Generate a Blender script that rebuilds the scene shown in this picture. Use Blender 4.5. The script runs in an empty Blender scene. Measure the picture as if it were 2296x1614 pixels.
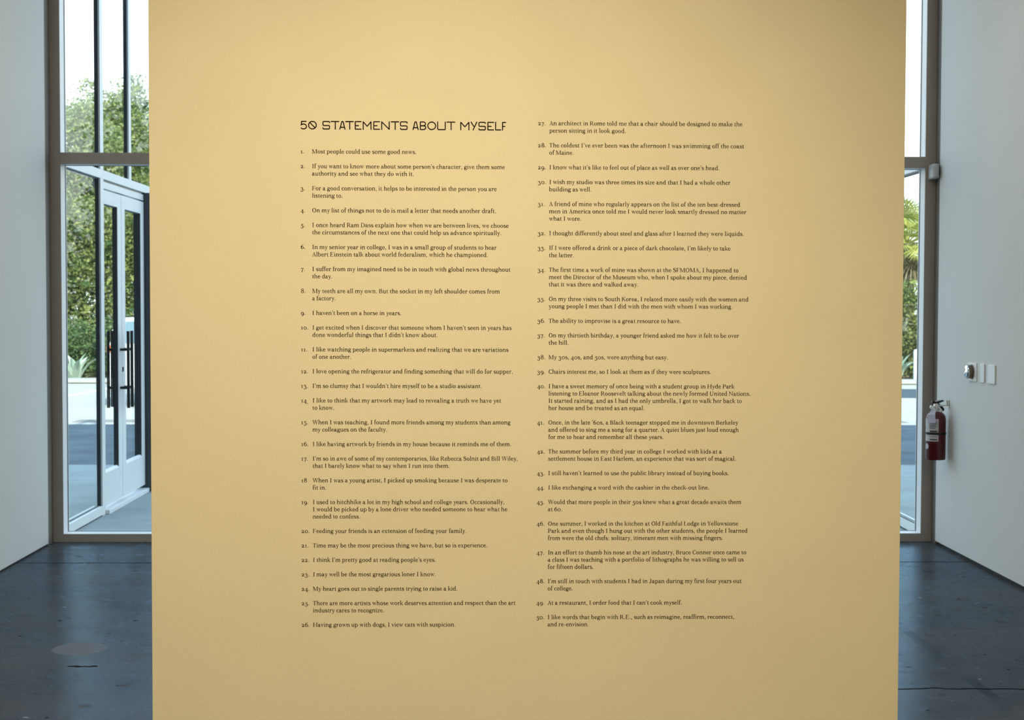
import bpy, bmesh, math, random
from mathutils import Vector, Matrix
SC = bpy.context.scene
COL = SC.collection
R = math.radians

# ------------------------------------------------------------------ camera
# axes: X to the right along the window wall, Y into the picture, Z up; eye height 1.6 m
F, CX, CY = 3370.0, 1148.0, 807.0
cam_d = bpy.data.cameras.new('camera')
cam = bpy.data.objects.new('camera', cam_d)
COL.objects.link(cam)
yv = Vector((1071-CX, -(681-CY), -F)).normalized()          # view direction of the room's depth axis
zv = -Vector((900-CX, -(90700-CY), -F)).normalized()
zv = (zv - zv.dot(yv)*yv).normalized()
xv = yv.cross(zv)
rot = Matrix(((xv.x, xv.y, xv.z), (yv.x, yv.y, yv.z), (zv.x, zv.y, zv.z)))
cam.matrix_world = Matrix.Translation((0, 0, 1.6)) @ rot.to_4x4()
cam_d.sensor_width = 36
cam_d.lens = F/2296*36
cam_d.clip_end = 500
cam_d.dof.use_dof = True
cam_d.dof.focus_distance = 4.874
cam_d.dof.aperture_fstop = 9.5
SC.camera = cam

# ------------------------------------------------------------------ view, sky, sun, lamps
SC.view_settings.view_transform = 'Standard'
SC.view_settings.look = 'None'
SC.view_settings.exposure = 0.0
SC.view_settings.gamma = 1.0
SC.view_settings.use_curve_mapping = False
SUN_AZ, SUN_EL = R(21), R(35)

world = bpy.data.worlds.new('sky')
SC.world = world
world.use_nodes = True
nt = world.node_tree
nt.nodes.clear()
out = nt.nodes.new('ShaderNodeOutputWorld')
bg = nt.nodes.new('ShaderNodeBackground')
tc = nt.nodes.new('ShaderNodeTexCoord')
sep = nt.nodes.new('ShaderNodeSeparateXYZ')
rmp = nt.nodes.new('ShaderNodeValToRGB')
nt.links.new(tc.outputs['Generated'], sep.inputs[0])
nt.links.new(sep.outputs['Z'], rmp.inputs[0])
nt.links.new(rmp.outputs[0], bg.inputs[0])
nt.links.new(bg.outputs[0], out.inputs[0])
cr = rmp.color_ramp
cr.elements[0].position = 0.0
cr.elements[0].color = (0.90, 0.94, 0.96, 1)
cr.elements[1].position = 0.95
cr.elements[1].color = (0.34, 0.54, 0.80, 1)
e = cr.elements.new(0.22); e.color = (0.86, 0.93, 0.98, 1)
e = cr.elements.new(0.5); e.color = (0.50, 0.68, 0.90, 1)
bg.inputs['Strength'].default_value = 3.0

def lamp(name, kind, loc, target, energy, color, **kw):
    d = bpy.data.lights.new(name, kind)
    d.energy = energy
    d.color = color
    for k, v in kw.items():
        setattr(d, k, v)
    o = bpy.data.objects.new(name, d)
    COL.objects.link(o)
    o.location = loc
    o.rotation_euler = (Vector(target)-Vector(loc)).to_track_quat('-Z', 'Y').to_euler()
    return o

sd = Vector((-math.sin(SUN_AZ)*math.cos(SUN_EL), math.cos(SUN_AZ)*math.cos(SUN_EL), -math.sin(SUN_EL)))
lamp('sun', 'SUN', (10, -20, 25), Vector((10, -20, 25))+sd, 8.5, (1.0, 0.95, 0.86), angle=R(0.6))
# gallery track spotlights under the ceiling, aimed at the yellow wall, and room ceiling fill behind the camera
lamp('track_spot', 'SPOT', (-1.3, 1.4, 4.3), (-0.5, 4.87, 0.95), 555, (1.0, 0.96, 0.91), spot_size=R(62), spot_blend=1.0, shadow_soft_size=0.12)
lamp('track_spot', 'SPOT', (0.8, 1.4, 4.3), (0.5, 4.87, 0.95), 385, (1.0, 0.96, 0.91), spot_size=R(62), spot_blend=1.0, shadow_soft_size=0.12)
lamp('ceiling_fill', 'AREA', (0.1, -1.5, 4.5), (0.1, -1.5, 0), 110, (1.0, 0.95, 0.88), shape='RECTANGLE', size=4.0, size_y=2.0)

lamp('ceiling_fill', 'AREA', (0.1, 7.6, 4.5), (0.1, 7.6, 0), 60, (1.0, 0.90, 0.76), shape='RECTANGLE', size=4.0, size_y=1.2)  # warm fill added between yellow wall and window, for walls and floor

# ------------------------------------------------------------------ materials
def mat(name, color, rough=0.6, metal=0.0, spec=0.5, noise=0.0, nscale=8.0, bump=0.0, bscale=60.0):
    m = bpy.data.materials.new(name)
    m.use_nodes = True
    n = m.node_tree
    b = n.nodes['Principled BSDF']
    b.inputs['Base Color'].default_value = (*color, 1)
    b.inputs['Roughness'].default_value = rough
    b.inputs['Metallic'].default_value = metal
    b.inputs['Specular IOR Level'].default_value = spec
    g = n.nodes.new('ShaderNodeTexCoord')
    if noise:
        t = n.nodes.new('ShaderNodeTexNoise')
        t.inputs['Scale'].default_value = nscale
        t.inputs['Detail'].default_value = 4
        n.links.new(g.outputs['Object'], t.inputs['Vector'])
        r = n.nodes.new('ShaderNodeValToRGB')
        r.color_ramp.elements[0].position = 0.3
        r.color_ramp.elements[1].position = 0.7
        r.color_ramp.elements[0].color = (*[c*(1-noise) for c in color], 1)
        r.color_ramp.elements[1].color = (*[min(1, c*(1+noise)) for c in color], 1)
        n.links.new(t.outputs['Fac'], r.inputs[0])
        n.links.new(r.outputs[0], b.inputs['Base Color'])
    if bump:
        t2 = n.nodes.new('ShaderNodeTexNoise')
        t2.inputs['Scale'].default_value = bscale
        t2.inputs['Detail'].default_value = 3
        n.links.new(g.outputs['Object'], t2.inputs['Vector'])
        bp = n.nodes.new('ShaderNodeBump')
        bp.inputs['Strength'].default_value = bump
        bp.inputs['Distance'].default_value = 0.004
        n.links.new(t2.outputs['Fac'], bp.inputs['Height'])
        n.links.new(bp.outputs[0], b.inputs['Normal'])
    return m

def glass_mat():
    m = bpy.data.materials.new('window_glass')
    m.use_nodes = True
    n = m.node_tree
    n.nodes.clear()
    o = n.nodes.new('ShaderNodeOutputMaterial')
    mx = n.nodes.new('ShaderNodeMixShader')
    tr = n.nodes.new('ShaderNodeBsdfTransparent')
    tr.inputs[0].default_value = (0.955, 0.985, 0.975, 1)
    gl = n.nodes.new('ShaderNodeBsdfGlossy')
    gl.inputs['Roughness'].default_value = 0.0
    # thin-pane reflection: Schlick on the outer faces only
    lw = n.nodes.new('ShaderNodeLayerWeight')
    lw.inputs[0].default_value = 0.5
    ge = n.nodes.new('ShaderNodeNewGeometry')
    def mt(op, a, b):
        k = n.nodes.new('ShaderNodeMath')
        k.operation = op
        for i, v in enumerate((a, b)):
            if isinstance(v, (int, float)): k.inputs[i].default_value = v
            else: n.links.new(v, k.inputs[i])
        return k.outputs[0]
    fz = mt('ADD', 0.02, mt('MULTIPLY', 0.35, mt('POWER', lw.outputs['Facing'], 5.0)))
    fz = mt('MULTIPLY', fz, mt('SUBTRACT', 1.0, ge.outputs['Backfacing']))
    n.links.new(fz, mx.inputs[0])
    n.links.new(tr.outputs[0], mx.inputs[1])
    n.links.new(gl.outputs[0], mx.inputs[2])
    n.links.new(mx.outputs[0], o.inputs[0])
    return m

def leaf_mat(name, c1, c2, trans=0.35):
    m = bpy.data.materials.new(name)
    m.use_nodes = True
    n = m.node_tree
    n.nodes.clear()
    o = n.nodes.new('ShaderNodeOutputMaterial')
    ge = n.nodes.new('ShaderNodeNewGeometry')
    rp = n.nodes.new('ShaderNodeValToRGB')
    rp.color_ramp.elements[0].color = (*c1, 1)
    rp.color_ramp.elements[1].color = (*c2, 1)
    n.links.new(ge.outputs['Random Per Island'], rp.inputs[0])
    d = n.nodes.new('ShaderNodeBsdfDiffuse')
    t = n.nodes.new('ShaderNodeBsdfTranslucent')
    mx = n.nodes.new('ShaderNodeMixShader')
    mx.inputs[0].default_value = trans
    n.links.new(rp.outputs[0], d.inputs[0])
    n.links.new(rp.outputs[0], t.inputs[0])
    n.links.new(d.outputs[0], mx.inputs[1])
    n.links.new(t.outputs[0], mx.inputs[2])
    n.links.new(mx.outputs[0], o.inputs[0])
    return m

def floor_mat():
    """dark polished concrete: saw-cut joint, wavy crack, round stain, scratch, scuffs and pits"""
    m = bpy.data.materials.new('polished_concrete')
    m.use_nodes = True
    n = m.node_tree
    b = n.nodes['Principled BSDF']
    L = n.links.new
    tc = n.nodes.new('ShaderNodeTexCoord')
    sp = n.nodes.new('ShaderNodeSeparateXYZ')
    L(tc.outputs['Object'], sp.inputs[0])
    def val(x):
        return x
    def math_(op, a, bb=0.0, c=None):
        k = n.nodes.new('ShaderNodeMath')
        k.operation = op
        for i, v in enumerate((a, bb) if c is None else (a, bb, c)):
            if isinstance(v, (int, float)):
                k.inputs[i].default_value = v
            else:
                L(v, k.inputs[i])
        return k.outputs[0]
    def noise(scale, detail=4.0, vec=None, rough=0.55):
        t = n.nodes.new('ShaderNodeTexNoise')
        t.inputs['Scale'].default_value = scale
        t.inputs['Detail'].default_value = detail
        t.inputs['Roughness'].default_value = rough
        L(vec if vec is not None else tc.outputs['Object'], t.inputs['Vector'])
        return t.outputs['Fac']
    def smooth(v, lo, hi):
        k = n.nodes.new('ShaderNodeMapRange')
        k.interpolation_type = 'SMOOTHSTEP'
        L(v, k.inputs[0])
        k.inputs[1].default_value = lo
        k.inputs[2].default_value = hi
        return k.outputs[0]
    def mix(fac, a, bcol):
        k = n.nodes.new('ShaderNodeMix')
        k.data_type = 'RGBA'
        L(fac, k.inputs[0])
        if isinstance(a, tuple): k.inputs[6].default_value = (*a, 1)
        else: L(a, k.inputs[6])
        if isinstance(bcol, tuple): k.inputs[7].default_value = (*bcol, 1)
        else: L(bcol, k.inputs[7])
        return k.outputs[2]
    X, Y = sp.outputs['X'], sp.outputs['Y']
    cloud = noise(1.3, 6)
    fine = noise(140, 3)
    base = mix(smooth(cloud, 0.3, 0.7), (0.038, 0.036, 0.033), (0.066, 0.061, 0.054))
    base = mix(math_('MULTIPLY', smooth(fine, 0.35, 0.75), 0.5), base, (0.13, 0.122, 0.112))
    # small dark pits and a few pale ones
    pit = math_('MULTIPLY', smooth(noise(17, 2.5), 0.685, 0.73), 0.95)
    base = mix(pit, base, (0.006, 0.0055, 0.005))
    pale = math_('MULTIPLY', smooth(noise(11.3, 1.5), 0.775, 0.80), 0.9)
    base = mix(pale, base, (0.35, 0.35, 0.35))
    # long faint drag marks
    streak = n.nodes.new('ShaderNodeMapping')
    streak.inputs['Scale'].default_value = (1.2, 9.0, 1)
    L(tc.outputs['Object'], streak.inputs[0])
    base = mix(math_('MULTIPLY', smooth(noise(2.0, 5, streak.outputs[0]), 0.5, 0.75), 0.35), base, (0.014, 0.014, 0.015))
    # straight dull band running into the room on the right
    bd = math_('ABSOLUTE', math_('SUBTRACT', X, 2.11))
    band = math_('MULTIPLY', math_('SUBTRACT', 1.0, smooth(bd, 0.022, 0.03)), math_('MULTIPLY', math_('MULTIPLY', math_('LESS_THAN', Y, 7.6), math_('MULTIPLY', smooth(noise(3, 3), 0.35, 0.65), 0.5)), 1.0))
    base = mix(band, base, (0.010, 0.010, 0.011))
    # round stain
    dx = math_('SUBTRACT', X, -1.838)
    dy = math_('SUBTRACT', Y, 6.948)
    rr = math_('SQRT', math_('ADD', math_('MULTIPLY', dx, dx), math_('MULTIPLY', dy, dy)))
    rr = math_('ADD', rr, math_('MULTIPLY', noise(30, 3), 0.012))
    stain = math_('MULTIPLY', math_('SUBTRACT', 1.0, smooth(rr, 0.126, 0.136)), 0.7)
    base = mix(stain, base, (0.15, 0.125, 0.09))
    # scratch by the stain
    sx = math_('ABSOLUTE', math_('SUBTRACT', X, -1.736))
    sy = math_('ABSOLUTE', math_('SUBTRACT', Y, math_('ADD', 6.555, math_('MULTIPLY', noise(14, 2), 0.09))))
    scr = math_('MULTIPLY', math_('LESS_THAN', sx, 0.066), math_('SUBTRACT', 1.0, smooth(sy, 0.006, 0.012)))
    base = mix(math_('MULTIPLY', scr, 0.85), base, (0.01, 0.008, 0.007))
    # saw-cut joint and crack
    jy = math_('ABSOLUTE', math_('SUBTRACT', Y, 9.255))
    joint = math_('SUBTRACT', 1.0, smooth(jy, 0.006, 0.013))
    wob = n.nodes.new('ShaderNodeCombineXYZ')
    L(X, wob.inputs[0])
    cy = math_('ABSOLUTE', math_('SUBTRACT', Y, math_('ADD', 6.11, math_('MULTIPLY', noise(4.5, 2.0, wob.outputs[0]), 0.12))))
    crack = math_('MULTIPLY', math_('SUBTRACT', 1.0, smooth(cy, 0.005, 0.011)), math_('GREATER_THAN', X, 0.4))
    groove = math_('MAXIMUM', joint, crack)
    base = mix(math_('MULTIPLY', groove, 0.92), base, (0.004, 0.004, 0.004))
    L(base, b.inputs['Base Color'])
    rg = math_('ADD', 0.15, math_('MULTIPLY', noise(6, 5), 0.20))
    rg = math_('MAXIMUM', rg, math_('MULTIPLY', groove, 0.9))
    rg = math_('MAXIMUM', rg, math_('MULTIPLY', stain, 0.75))
    dull = math_('MAXIMUM', math_('MAXIMUM', pit, groove), math_('MAXIMUM', math_('MULTIPLY', stain, 0.4), math_('MAXIMUM', scr, math_('MULTIPLY', band, 0.6))))
    dull = math_('MAXIMUM', dull, math_('MULTIPLY', smooth(fine, 0.42, 0.72), 0.6))
    dull = math_('MAXIMUM', dull, math_('MULTIPLY', smooth(noise(2.6, 6), 0.45, 0.75), 0.4))
    dull = math_('MAXIMUM', dull, math_('MULTIPLY', smooth(noise(8.5, 4), 0.60, 0.68), 0.55))
    bp = n.nodes.new('ShaderNodeBump')
    bp.inputs['Strength'].default_value = 0.05
    bp.inputs['Distance'].default_value = 0.002
    L(noise(60, 4), bp.inputs['Height'])
    b.inputs['Specular IOR Level'].default_value = 0.0
    b.inputs['Roughness'].default_value = 1.0
    gl = n.nodes.new('ShaderNodeBsdfGlossy')
    gl.inputs['Color'].default_value = (0.46, 0.72, 1.0, 1)  # blue put into the gloss for the cool window daylight
    L(rg, gl.inputs['Roughness'])
    L(bp.outputs[0], gl.inputs['Normal'])
    lw = n.nodes.new('ShaderNodeLayerWeight')
    lw.inputs[0].default_value = 0.5
    fac = math_('ADD', 0.015, math_('MULTIPLY', 0.46, math_('POWER', lw.outputs['Facing'], 5.0)))
    fac = math_('MULTIPLY', fac, math_('SUBTRACT', 1.0, dull))
    ms_ = n.nodes.new('ShaderNodeMixShader')
    L(fac, ms_.inputs[0])
    L(b.outputs[0], ms_.inputs[1])
    L(gl.outputs[0], ms_.inputs[2])
    L(ms_.outputs[0], n.nodes['Material Output'].inputs[0])
    return m

M = dict(
    yellow=mat('yellow_wall_paint', (0.735, 0.575, 0.285), 0.8, spec=0.2, noise=0.02, nscale=3, bump=0.16, bscale=170),
    edge=mat('white_side_paint', (0.75, 0.73, 0.68), 0.8, bump=0.2),
    brown=mat('brown_vinyl_lettering', (0.036, 0.014, 0.004), 0.8, spec=0.05, noise=0.1),
    black=mat('black_vinyl_lettering', (0.010, 0.004, 0.003), 0.8, spec=0.02, noise=0.1),
    wall=mat('white_wall_paint', (0.665, 0.665, 0.64), 0.85, spec=0.2, noise=0.015, nscale=2, bump=0.12, bscale=120),
    facade=mat('dark_facade_render', (0.10, 0.10, 0.10), 0.9, spec=0.1, noise=0.1),
    ceil=mat('ceiling_paint', (0.30, 0.30, 0.30), 0.9, noise=0.02),
    frame=mat('white_painted_aluminium', (0.72, 0.74, 0.75), 0.45, noise=0.015, nscale=5),
    greytrack_frontshade=mat('grey_track_and_front_shade', (0.32, 0.295, 0.265), 0.5, noise=0.03, nscale=5),  # painted shade on the window frame fronts; also colours the door track
    trimshade=mat('dark_trim_and_corner_shade', (0.15, 0.135, 0.118), 0.6, noise=0.03, nscale=5),  # right trim colour; also the painted shade in the left corner
    gasket=mat('gasket_and_frame_shade', (0.034, 0.044, 0.056), 0.5, noise=0.1),  # gasket rubber; also the shade painted on screen bars, stiles and post
    shadowgap=mat('black_shadow_gap', (0.012, 0.011, 0.010), 0.7, noise=0.1),
    glass=glass_mat(),
    blackmetal=mat('black_coated_metal', (0.012, 0.013, 0.014), 0.35, 0.3, noise=0.1, nscale=30),
    chrome=mat('polished_chrome', (0.75, 0.76, 0.78), 0.12, 1.0, noise=0.02),
    steel=mat('brushed_steel', (0.62, 0.61, 0.58), 0.35, 1.0, noise=0.08, nscale=40),
    bronze=mat('dark_bronze_collar', (0.16, 0.12, 0.09), 0.35, 0.8, noise=0.15, nscale=30),
    plate=mat('brushed_nickel_plate', (0.70, 0.71, 0.71), 0.45, 0.25, noise=0.05, nscale=50),
    whiteplastic=mat('white_plastic', (0.80, 0.80, 0.79), 0.4, noise=0.01),
    greyplastic=mat('grey_plastic_casing', (0.42, 0.44, 0.43), 0.4, noise=0.03),
    red=mat('red_enamel', (0.080, 0.0025, 0.005), 0.30, spec=0.5, noise=0.05),
    label=mat('white_paper_label', (0.50, 0.50, 0.52), 0.6, noise=0.04, nscale=60),
    tag=mat('bluish_paper_tag', (0.55, 0.58, 0.75), 0.7, noise=0.04),
    ink=mat('dark_label_ink', (0.03, 0.03, 0.035), 0.7, noise=0.1),
    asphalt=mat('weathered_asphalt', (0.135, 0.155, 0.175), 0.95, spec=0.1, noise=0.22, nscale=1.6, bump=0.3, bscale=30),  # the blue of the sky-lit shade is mixed into this colour
    lotshadow=mat('painted_shadow', (0.042, 0.062, 0.085), 0.95, spec=0.1, noise=0.2, nscale=6),  # shadow colour for the flat sheet on the paving
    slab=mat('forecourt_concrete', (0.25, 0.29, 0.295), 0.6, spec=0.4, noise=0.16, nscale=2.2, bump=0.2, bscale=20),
    lot=mat('pale_concrete_paving', (0.37, 0.36, 0.335), 0.95, spec=0.1, noise=0.05, nscale=0.8),
    gutter=mat('grey_gutter_concrete', (0.21, 0.205, 0.195), 0.95, spec=0.1, noise=0.06),
    paint=mat('white_road_paint', (0.62, 0.62, 0.60), 0.9, spec=0.1, noise=0.04),
    kerbstone=mat('kerb_concrete', (0.36, 0.35, 0.325), 0.95, spec=0.1, noise=0.06, nscale=2),
    soil=mat('planting_soil', (0.10, 0.085, 0.06), 1.0, spec=0.0, noise=0.3, nscale=4),
    bark=mat('grey_brown_bark', (0.17, 0.14, 0.11), 1.0, spec=0.0, noise=0.35, nscale=12, bump=0.6, bscale=25),
    leafpale=leaf_mat('pale_leaves', (0.10, 0.16, 0.06), (0.42, 0.44, 0.19), 0.4),
    leafmid=leaf_mat('mid_green_leaves', (0.055, 0.105, 0.04), (0.36, 0.38, 0.13), 0.35),
    leafdark=leaf_mat('dark_green_leaves', (0.035, 0.08, 0.04), (0.20, 0.28, 0.11), 0.3),
    agave=leaf_mat('agave_leaves', (0.42, 0.55, 0.44), (0.62, 0.72, 0.58), 0.2),
    palm=leaf_mat('palm_fronds', (0.26, 0.30, 0.07), (0.58, 0.54, 0.18), 0.35),
    deadpalm=leaf_mat('dry_fronds', (0.20, 0.15, 0.09), (0.42, 0.34, 0.22), 0.2),
    carpaint=mat('white_car_paint', (0.78, 0.79, 0.80), 0.25, spec=0.6, noise=0.01),
    carglass=mat('car_window', (0.20, 0.30, 0.38), 0.05, spec=0.9, noise=0.02),
    tyre=mat('tyre_rubber', (0.02, 0.02, 0.02), 0.8, noise=0.1),
    tail=mat('tail_lamp_plastic', (0.75, 0.13, 0.04), 0.2, noise=0.05),
    floor=floor_mat(),
)

# ------------------------------------------------------------------ mesh helpers
class MB:
    def __init__(s):
        s.v, s.f = [], []
    def add(s, v, f):
        k = len(s.v)
        s.v += [tuple(p) for p in v]
        s.f += [tuple(i+k for i in q) for q in f]
        return s
    def box(s, x0, x1, y0, y1, z0, z1):
        return s.add([(x, y, z) for x in (x0, x1) for y in (y0, y1) for z in (z0, z1)],
                     [(0, 1, 3, 2), (4, 6, 7, 5), (0, 4, 5, 1), (2, 3, 7, 6), (0, 2, 6, 4), (1, 5, 7, 3)])
    def lathe(s, prof, c, axis='z', seg=40, a0=0.0, a1=2*math.pi):
        """prof: (radius, along); axis z, or x for -X pointing (along grows towards -X), y for -Y"""
        full = abs(a1-a0-2*math.pi) < 1e-6
        nn = seg if full else seg+1
        vs = []
        for r, h in prof:
            for i in range(nn):
                a = a0+(a1-a0)*i/seg
                u, w = r*math.cos(a), r*math.sin(a)
                p = {'z': (u, w, h), 'x': (-h, u, w), 'y': (u, -h, w)}[axis]
                vs.append((c[0]+p[0], c[1]+p[1], c[2]+p[2]))
        fs = []
        for j in range(len(prof)-1):
            for i in range(seg):
                i2 = (i+1) % nn
                fs.append((j*nn+i, j*nn+i2, (j+1)*nn+i2, (j+1)*nn+i))
        if full:
            if prof[0][0] > 1e-5: fs.append(tuple(range(nn))[::-1])
            if prof[-1][0] > 1e-5: fs.append(tuple((len(prof)-1)*nn+i for i in range(nn)))
        return s.add(vs, fs)
    def tube(s, pts, rad, seg=10):
        pts = [Vector(p) for p in pts]
        rad = rad if isinstance(rad, (list, tuple)) else [rad]*len(pts)
        vs, fs = [], []
        for i, p in enumerate(pts):
            t = (pts[min(i+1, len(pts)-1)]-pts[max(i-1, 0)]).normalized()
            up = Vector((0, 0, 1)) if abs(t.z) < 0.9 else Vector((1, 0, 0))
            a = t.cross(up).normalized()
            b = t.cross(a)
            for k in range(seg):
                an = 2*math.pi*k/seg
                vs.append(p+(a*math.cos(an)+b*math.sin(an))*rad[i])
        for i in range(len(pts)-1):
            for k in range(seg):
                k2 = (k+1) % seg
                fs.append((i*seg+k, i*seg+k2, (i+1)*seg+k2, (i+1)*seg+k))
        fs.append(tuple(range(seg))[::-1])
        fs.append(tuple((len(pts)-1)*seg+k for k in range(seg)))
        return s.add(vs, fs)
    def prism(s, poly, axis, a, b):
        """poly of 2D points extruded along axis from a to b (axis 'y': points are x,z; 'z': x,y; 'x': y,z)"""
        def P(u, w, h):
            return {'y': (u, h, w), 'z': (u, w, h), 'x': (h, u, w)}[axis]
        n = len(poly)
        vs = [P(u, w, a) for u, w in poly]+[P(u, w, b) for u, w in poly]
        fs = [tuple(range(n)), tuple(range(n, 2*n))[::-1]]+[(i, n+i, n+(i+1) % n, (i+1) % n) for i in range(n)]
        return s.add(vs, fs)
    def build(s, name, material, parent=None, org=(0, 0, 0), bevel=0.0, smooth=False, seg=2):
        me = bpy.data.meshes.new(name)
        me.from_pydata([(x-org[0], y-org[1], z-org[2]) for x, y, z in s.v], [], s.f)
        bm = bmesh.new()
        bm.from_mesh(me)
        bmesh.ops.recalc_face_normals(bm, faces=bm.faces)
        if bevel:
            bmesh.ops.bevel(bm, geom=list(bm.edges), offset=bevel, segments=seg, affect='EDGES', profile=0.6, clamp_overlap=True)
        bm.to_mesh(me)
        bm.free()
        if smooth:
            for p in me.polygons: p.use_smooth = True
            me.set_sharp_from_angle(angle=R(40))
        me.materials.append(material)
        o = bpy.data.objects.new(name, me)
        COL.objects.link(o)
        if parent is not None:
            o.parent = parent
            po = WORG.get(parent.name, (0, 0, 0))
        else:
            po = (0, 0, 0)
        o.location = (org[0]-po[0], org[1]-po[1], org[2]-po[2])
        WORG[o.name] = tuple(org)
        return o
WORG = {}
def box(x0, x1, y0, y1, z0, z1):
    return MB().box(x0, x1, y0, y1, z0, z1)
def part(mb, name, material, parent, **kw):
    return mb.build(name, material, parent, org=WORG[parent.name], **kw)
def thing(name, loc, label, cat, group=None):
    o = bpy.data.objects.new(name, None)
    o.empty_display_size = 0.1
    COL.objects.link(o)
    o.location = loc
    WORG[o.name] = tuple(loc)
    return tag(o, label, cat, group)
def tag(o, label, cat, group=None):
    o['label'] = label
    o['category'] = cat
    if group: o['group'] = group
    return o
def struct(o, label=None, cat=None):
    o['kind'] = 'structure'
    if label: o['label'] = label
    if cat: o['category'] = cat
    return o
def sempty(name, loc, label, cat):
    return struct(thing(name, loc, label, cat))
def dup(root, loc, label=None, rotz=None, scale=None):
    r = root.copy(); COL.objects.link(r); r.location = loc
    if rotz is not None: r.rotation_euler = (0, 0, rotz)
    if scale: r.scale = (scale,)*3
    if label: r['label'] = label
    for ch in list(root.children):
        c = ch.copy(); COL.objects.link(c); c.parent = r
        for g in ch.children:
            d = g.copy(); COL.objects.link(d); d.parent = c
    return r

# ------------------------------------------------------------------ room shell
XL, XR, YW, YB, H = -2.8305, 3.0713, 10.06, -5.0, 4.6     # left wall, right wall, window wall, wall behind, ceiling
struct(box(XL-0.25, XR+0.25, YB-0.2, YW+0.16, -0.2, 0).build('floor', M['floor']), 'dark polished concrete floor with a saw-cut joint, a crack and a round stain', 'floor')
struct(box(XL-0.2, XL, YB, 9.94, 0.011, H).build('wall_left', M['wall']), 'plain white gallery wall on the left of the yellow wall', 'wall')
struct(box(XR, XR+0.2, YB, 9.965, 0.021, H).build('wall_right', M['wall']), 'plain white gallery wall on the right with switches and extinguisher', 'wall')
struct(box(XL-0.2, XR+0.2, YB-0.2, YB, 0, H).build('wall_front', M['wall']), 'white gallery wall behind the viewer', 'wall')
struct(box(XL-0.25, XR+0.25, YB-0.2, YW+0.15, H, H+0.25).build('ceiling', M['ceil']), 'plain gallery ceiling', 'ceiling')
struct(box(-18, 18, YW-0.02, YW+0.16, H+0.25, 7.2).build('wall_back', M['facade']), 'dark rendered facade above the window wall', 'wall')
struct(box(-18, XL-0.2, YW-0.02, YW+0.16, 0, H+0.25).build('wall_outside_left', M['facade']), 'dark rendered facade to the left of the window wall', 'wall')
struct(box(XR+0.2, 18, YW-0.02, YW+0.16, 0, H+0.25).build('wall_outside_right', M['facade']), 'dark rendered facade to the right of the window wall', 'wall')
struct(box(XR+0.012, XR+0.19, YB, 9.96, 0, 0.0215).build('shadow_gap_right', M['shadowgap']), 'thin strip painted black as the shadow gap under the right wall', 'shadow_gap')  # no baseboard: black colour paints the shade in the gap
struct(box(XL-0.19, XL-0.01, YB, 9.93, 0, 0.0115).build('shadow_gap_left', M['shadowgap']), 'thin strip painted black as the shadow gap under the left wall', 'shadow_gap')  # same painted gap shade, thinner on this side
struct(box(XL-0.2, XL-0.001, 9.94, YW, 0, H).build('left_corner_shade', M['trimshade']), 'dark strip painted as corner shade at the end of the left wall', 'trim')  # dark colour paints the corner shade on the wall end
struct(box(XR+0.001, XR+0.2, 9.965, YW, 0, H).build('trim_2', M['trimshade']), 'grey metal jamb trim at the end of the right wall', 'trim')

# ------------------------------------------------------------------ window wall facing the viewer
JL, JR = -2.7645, 3.002                                  # inner faces of the two jambs
FD0, FD1 = YW, YW+0.145                                  # frame depth
ZR, ZT0, ZT1 = 0.055, 2.518, 2.594                       # bottom rail top, transom
w1 = sempty('window_1', (0, YW, 0), 'tall window wall with painted metal frames behind the yellow wall', 'window')
def wpart(mb, name, m=None, **kw):
    return part(mb, name, m or M['frame'], w1, **kw)
def bar(x0, x1, z0, z1, name, y0=FD0):
    o = wpart(box(x0, x1, y0+0.009, FD1, z0, z1), name, bevel=0.0015)
    part(box(x0, x1, y0, y0+0.009, z0, z1), 'shaded_front', M['greytrack_frontshade'], o, bevel=0.0015)  # grey colour puts shade on the room side of the white frame
bar(XL-0.06, JL, 0, H, 'jamb')
bar(JR, XR+0.06, 0, H, 'jamb')
bar(JL, JR, 0, ZR, 'bottom_rail')
bar(JL, JR, ZT0, ZT1, 'transom')
bar(JL, JR, H-0.07, H, 'head')
mx = [-1.33, 0.11, 1.55]
for x in mx:
    bar(x-0.033, x+0.033, ZR, ZT0, 'mullion', FD0+0.002)
    bar(x-0.033, x+0.033, ZT1, H-0.07, 'mullion', FD0+0.002)
edges = [JL]+[q for x in mx for q in (x-0.033, x+0.033)]+[JR]
for k in range(0, 8, 2):
    for z0, z1 in ((ZR, ZT0), (ZT1, H-0.07)):
        wpart(box(edges[k], edges[k+1], FD1-0.03, FD1-0.022, z0, z1), 'pane', M['glass'])
        g = MB()
        a, b = edges[k], edges[k+1]
        for (p, q, r, s_) in ((a, a+0.0025, z0, z1), (b-0.0025, b, z0, z1)):
            g.box(p, q, FD1-0.034, FD1-0.018, r, s_)
        g.box(a, b, FD1-0.034, FD1-0.018, z0, z0+0.002)
        g.box(a, b, FD1-0.034, FD1-0.018, z1-0.002, z1)
        wpart(g, 'gasket', M['gasket'])

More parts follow.
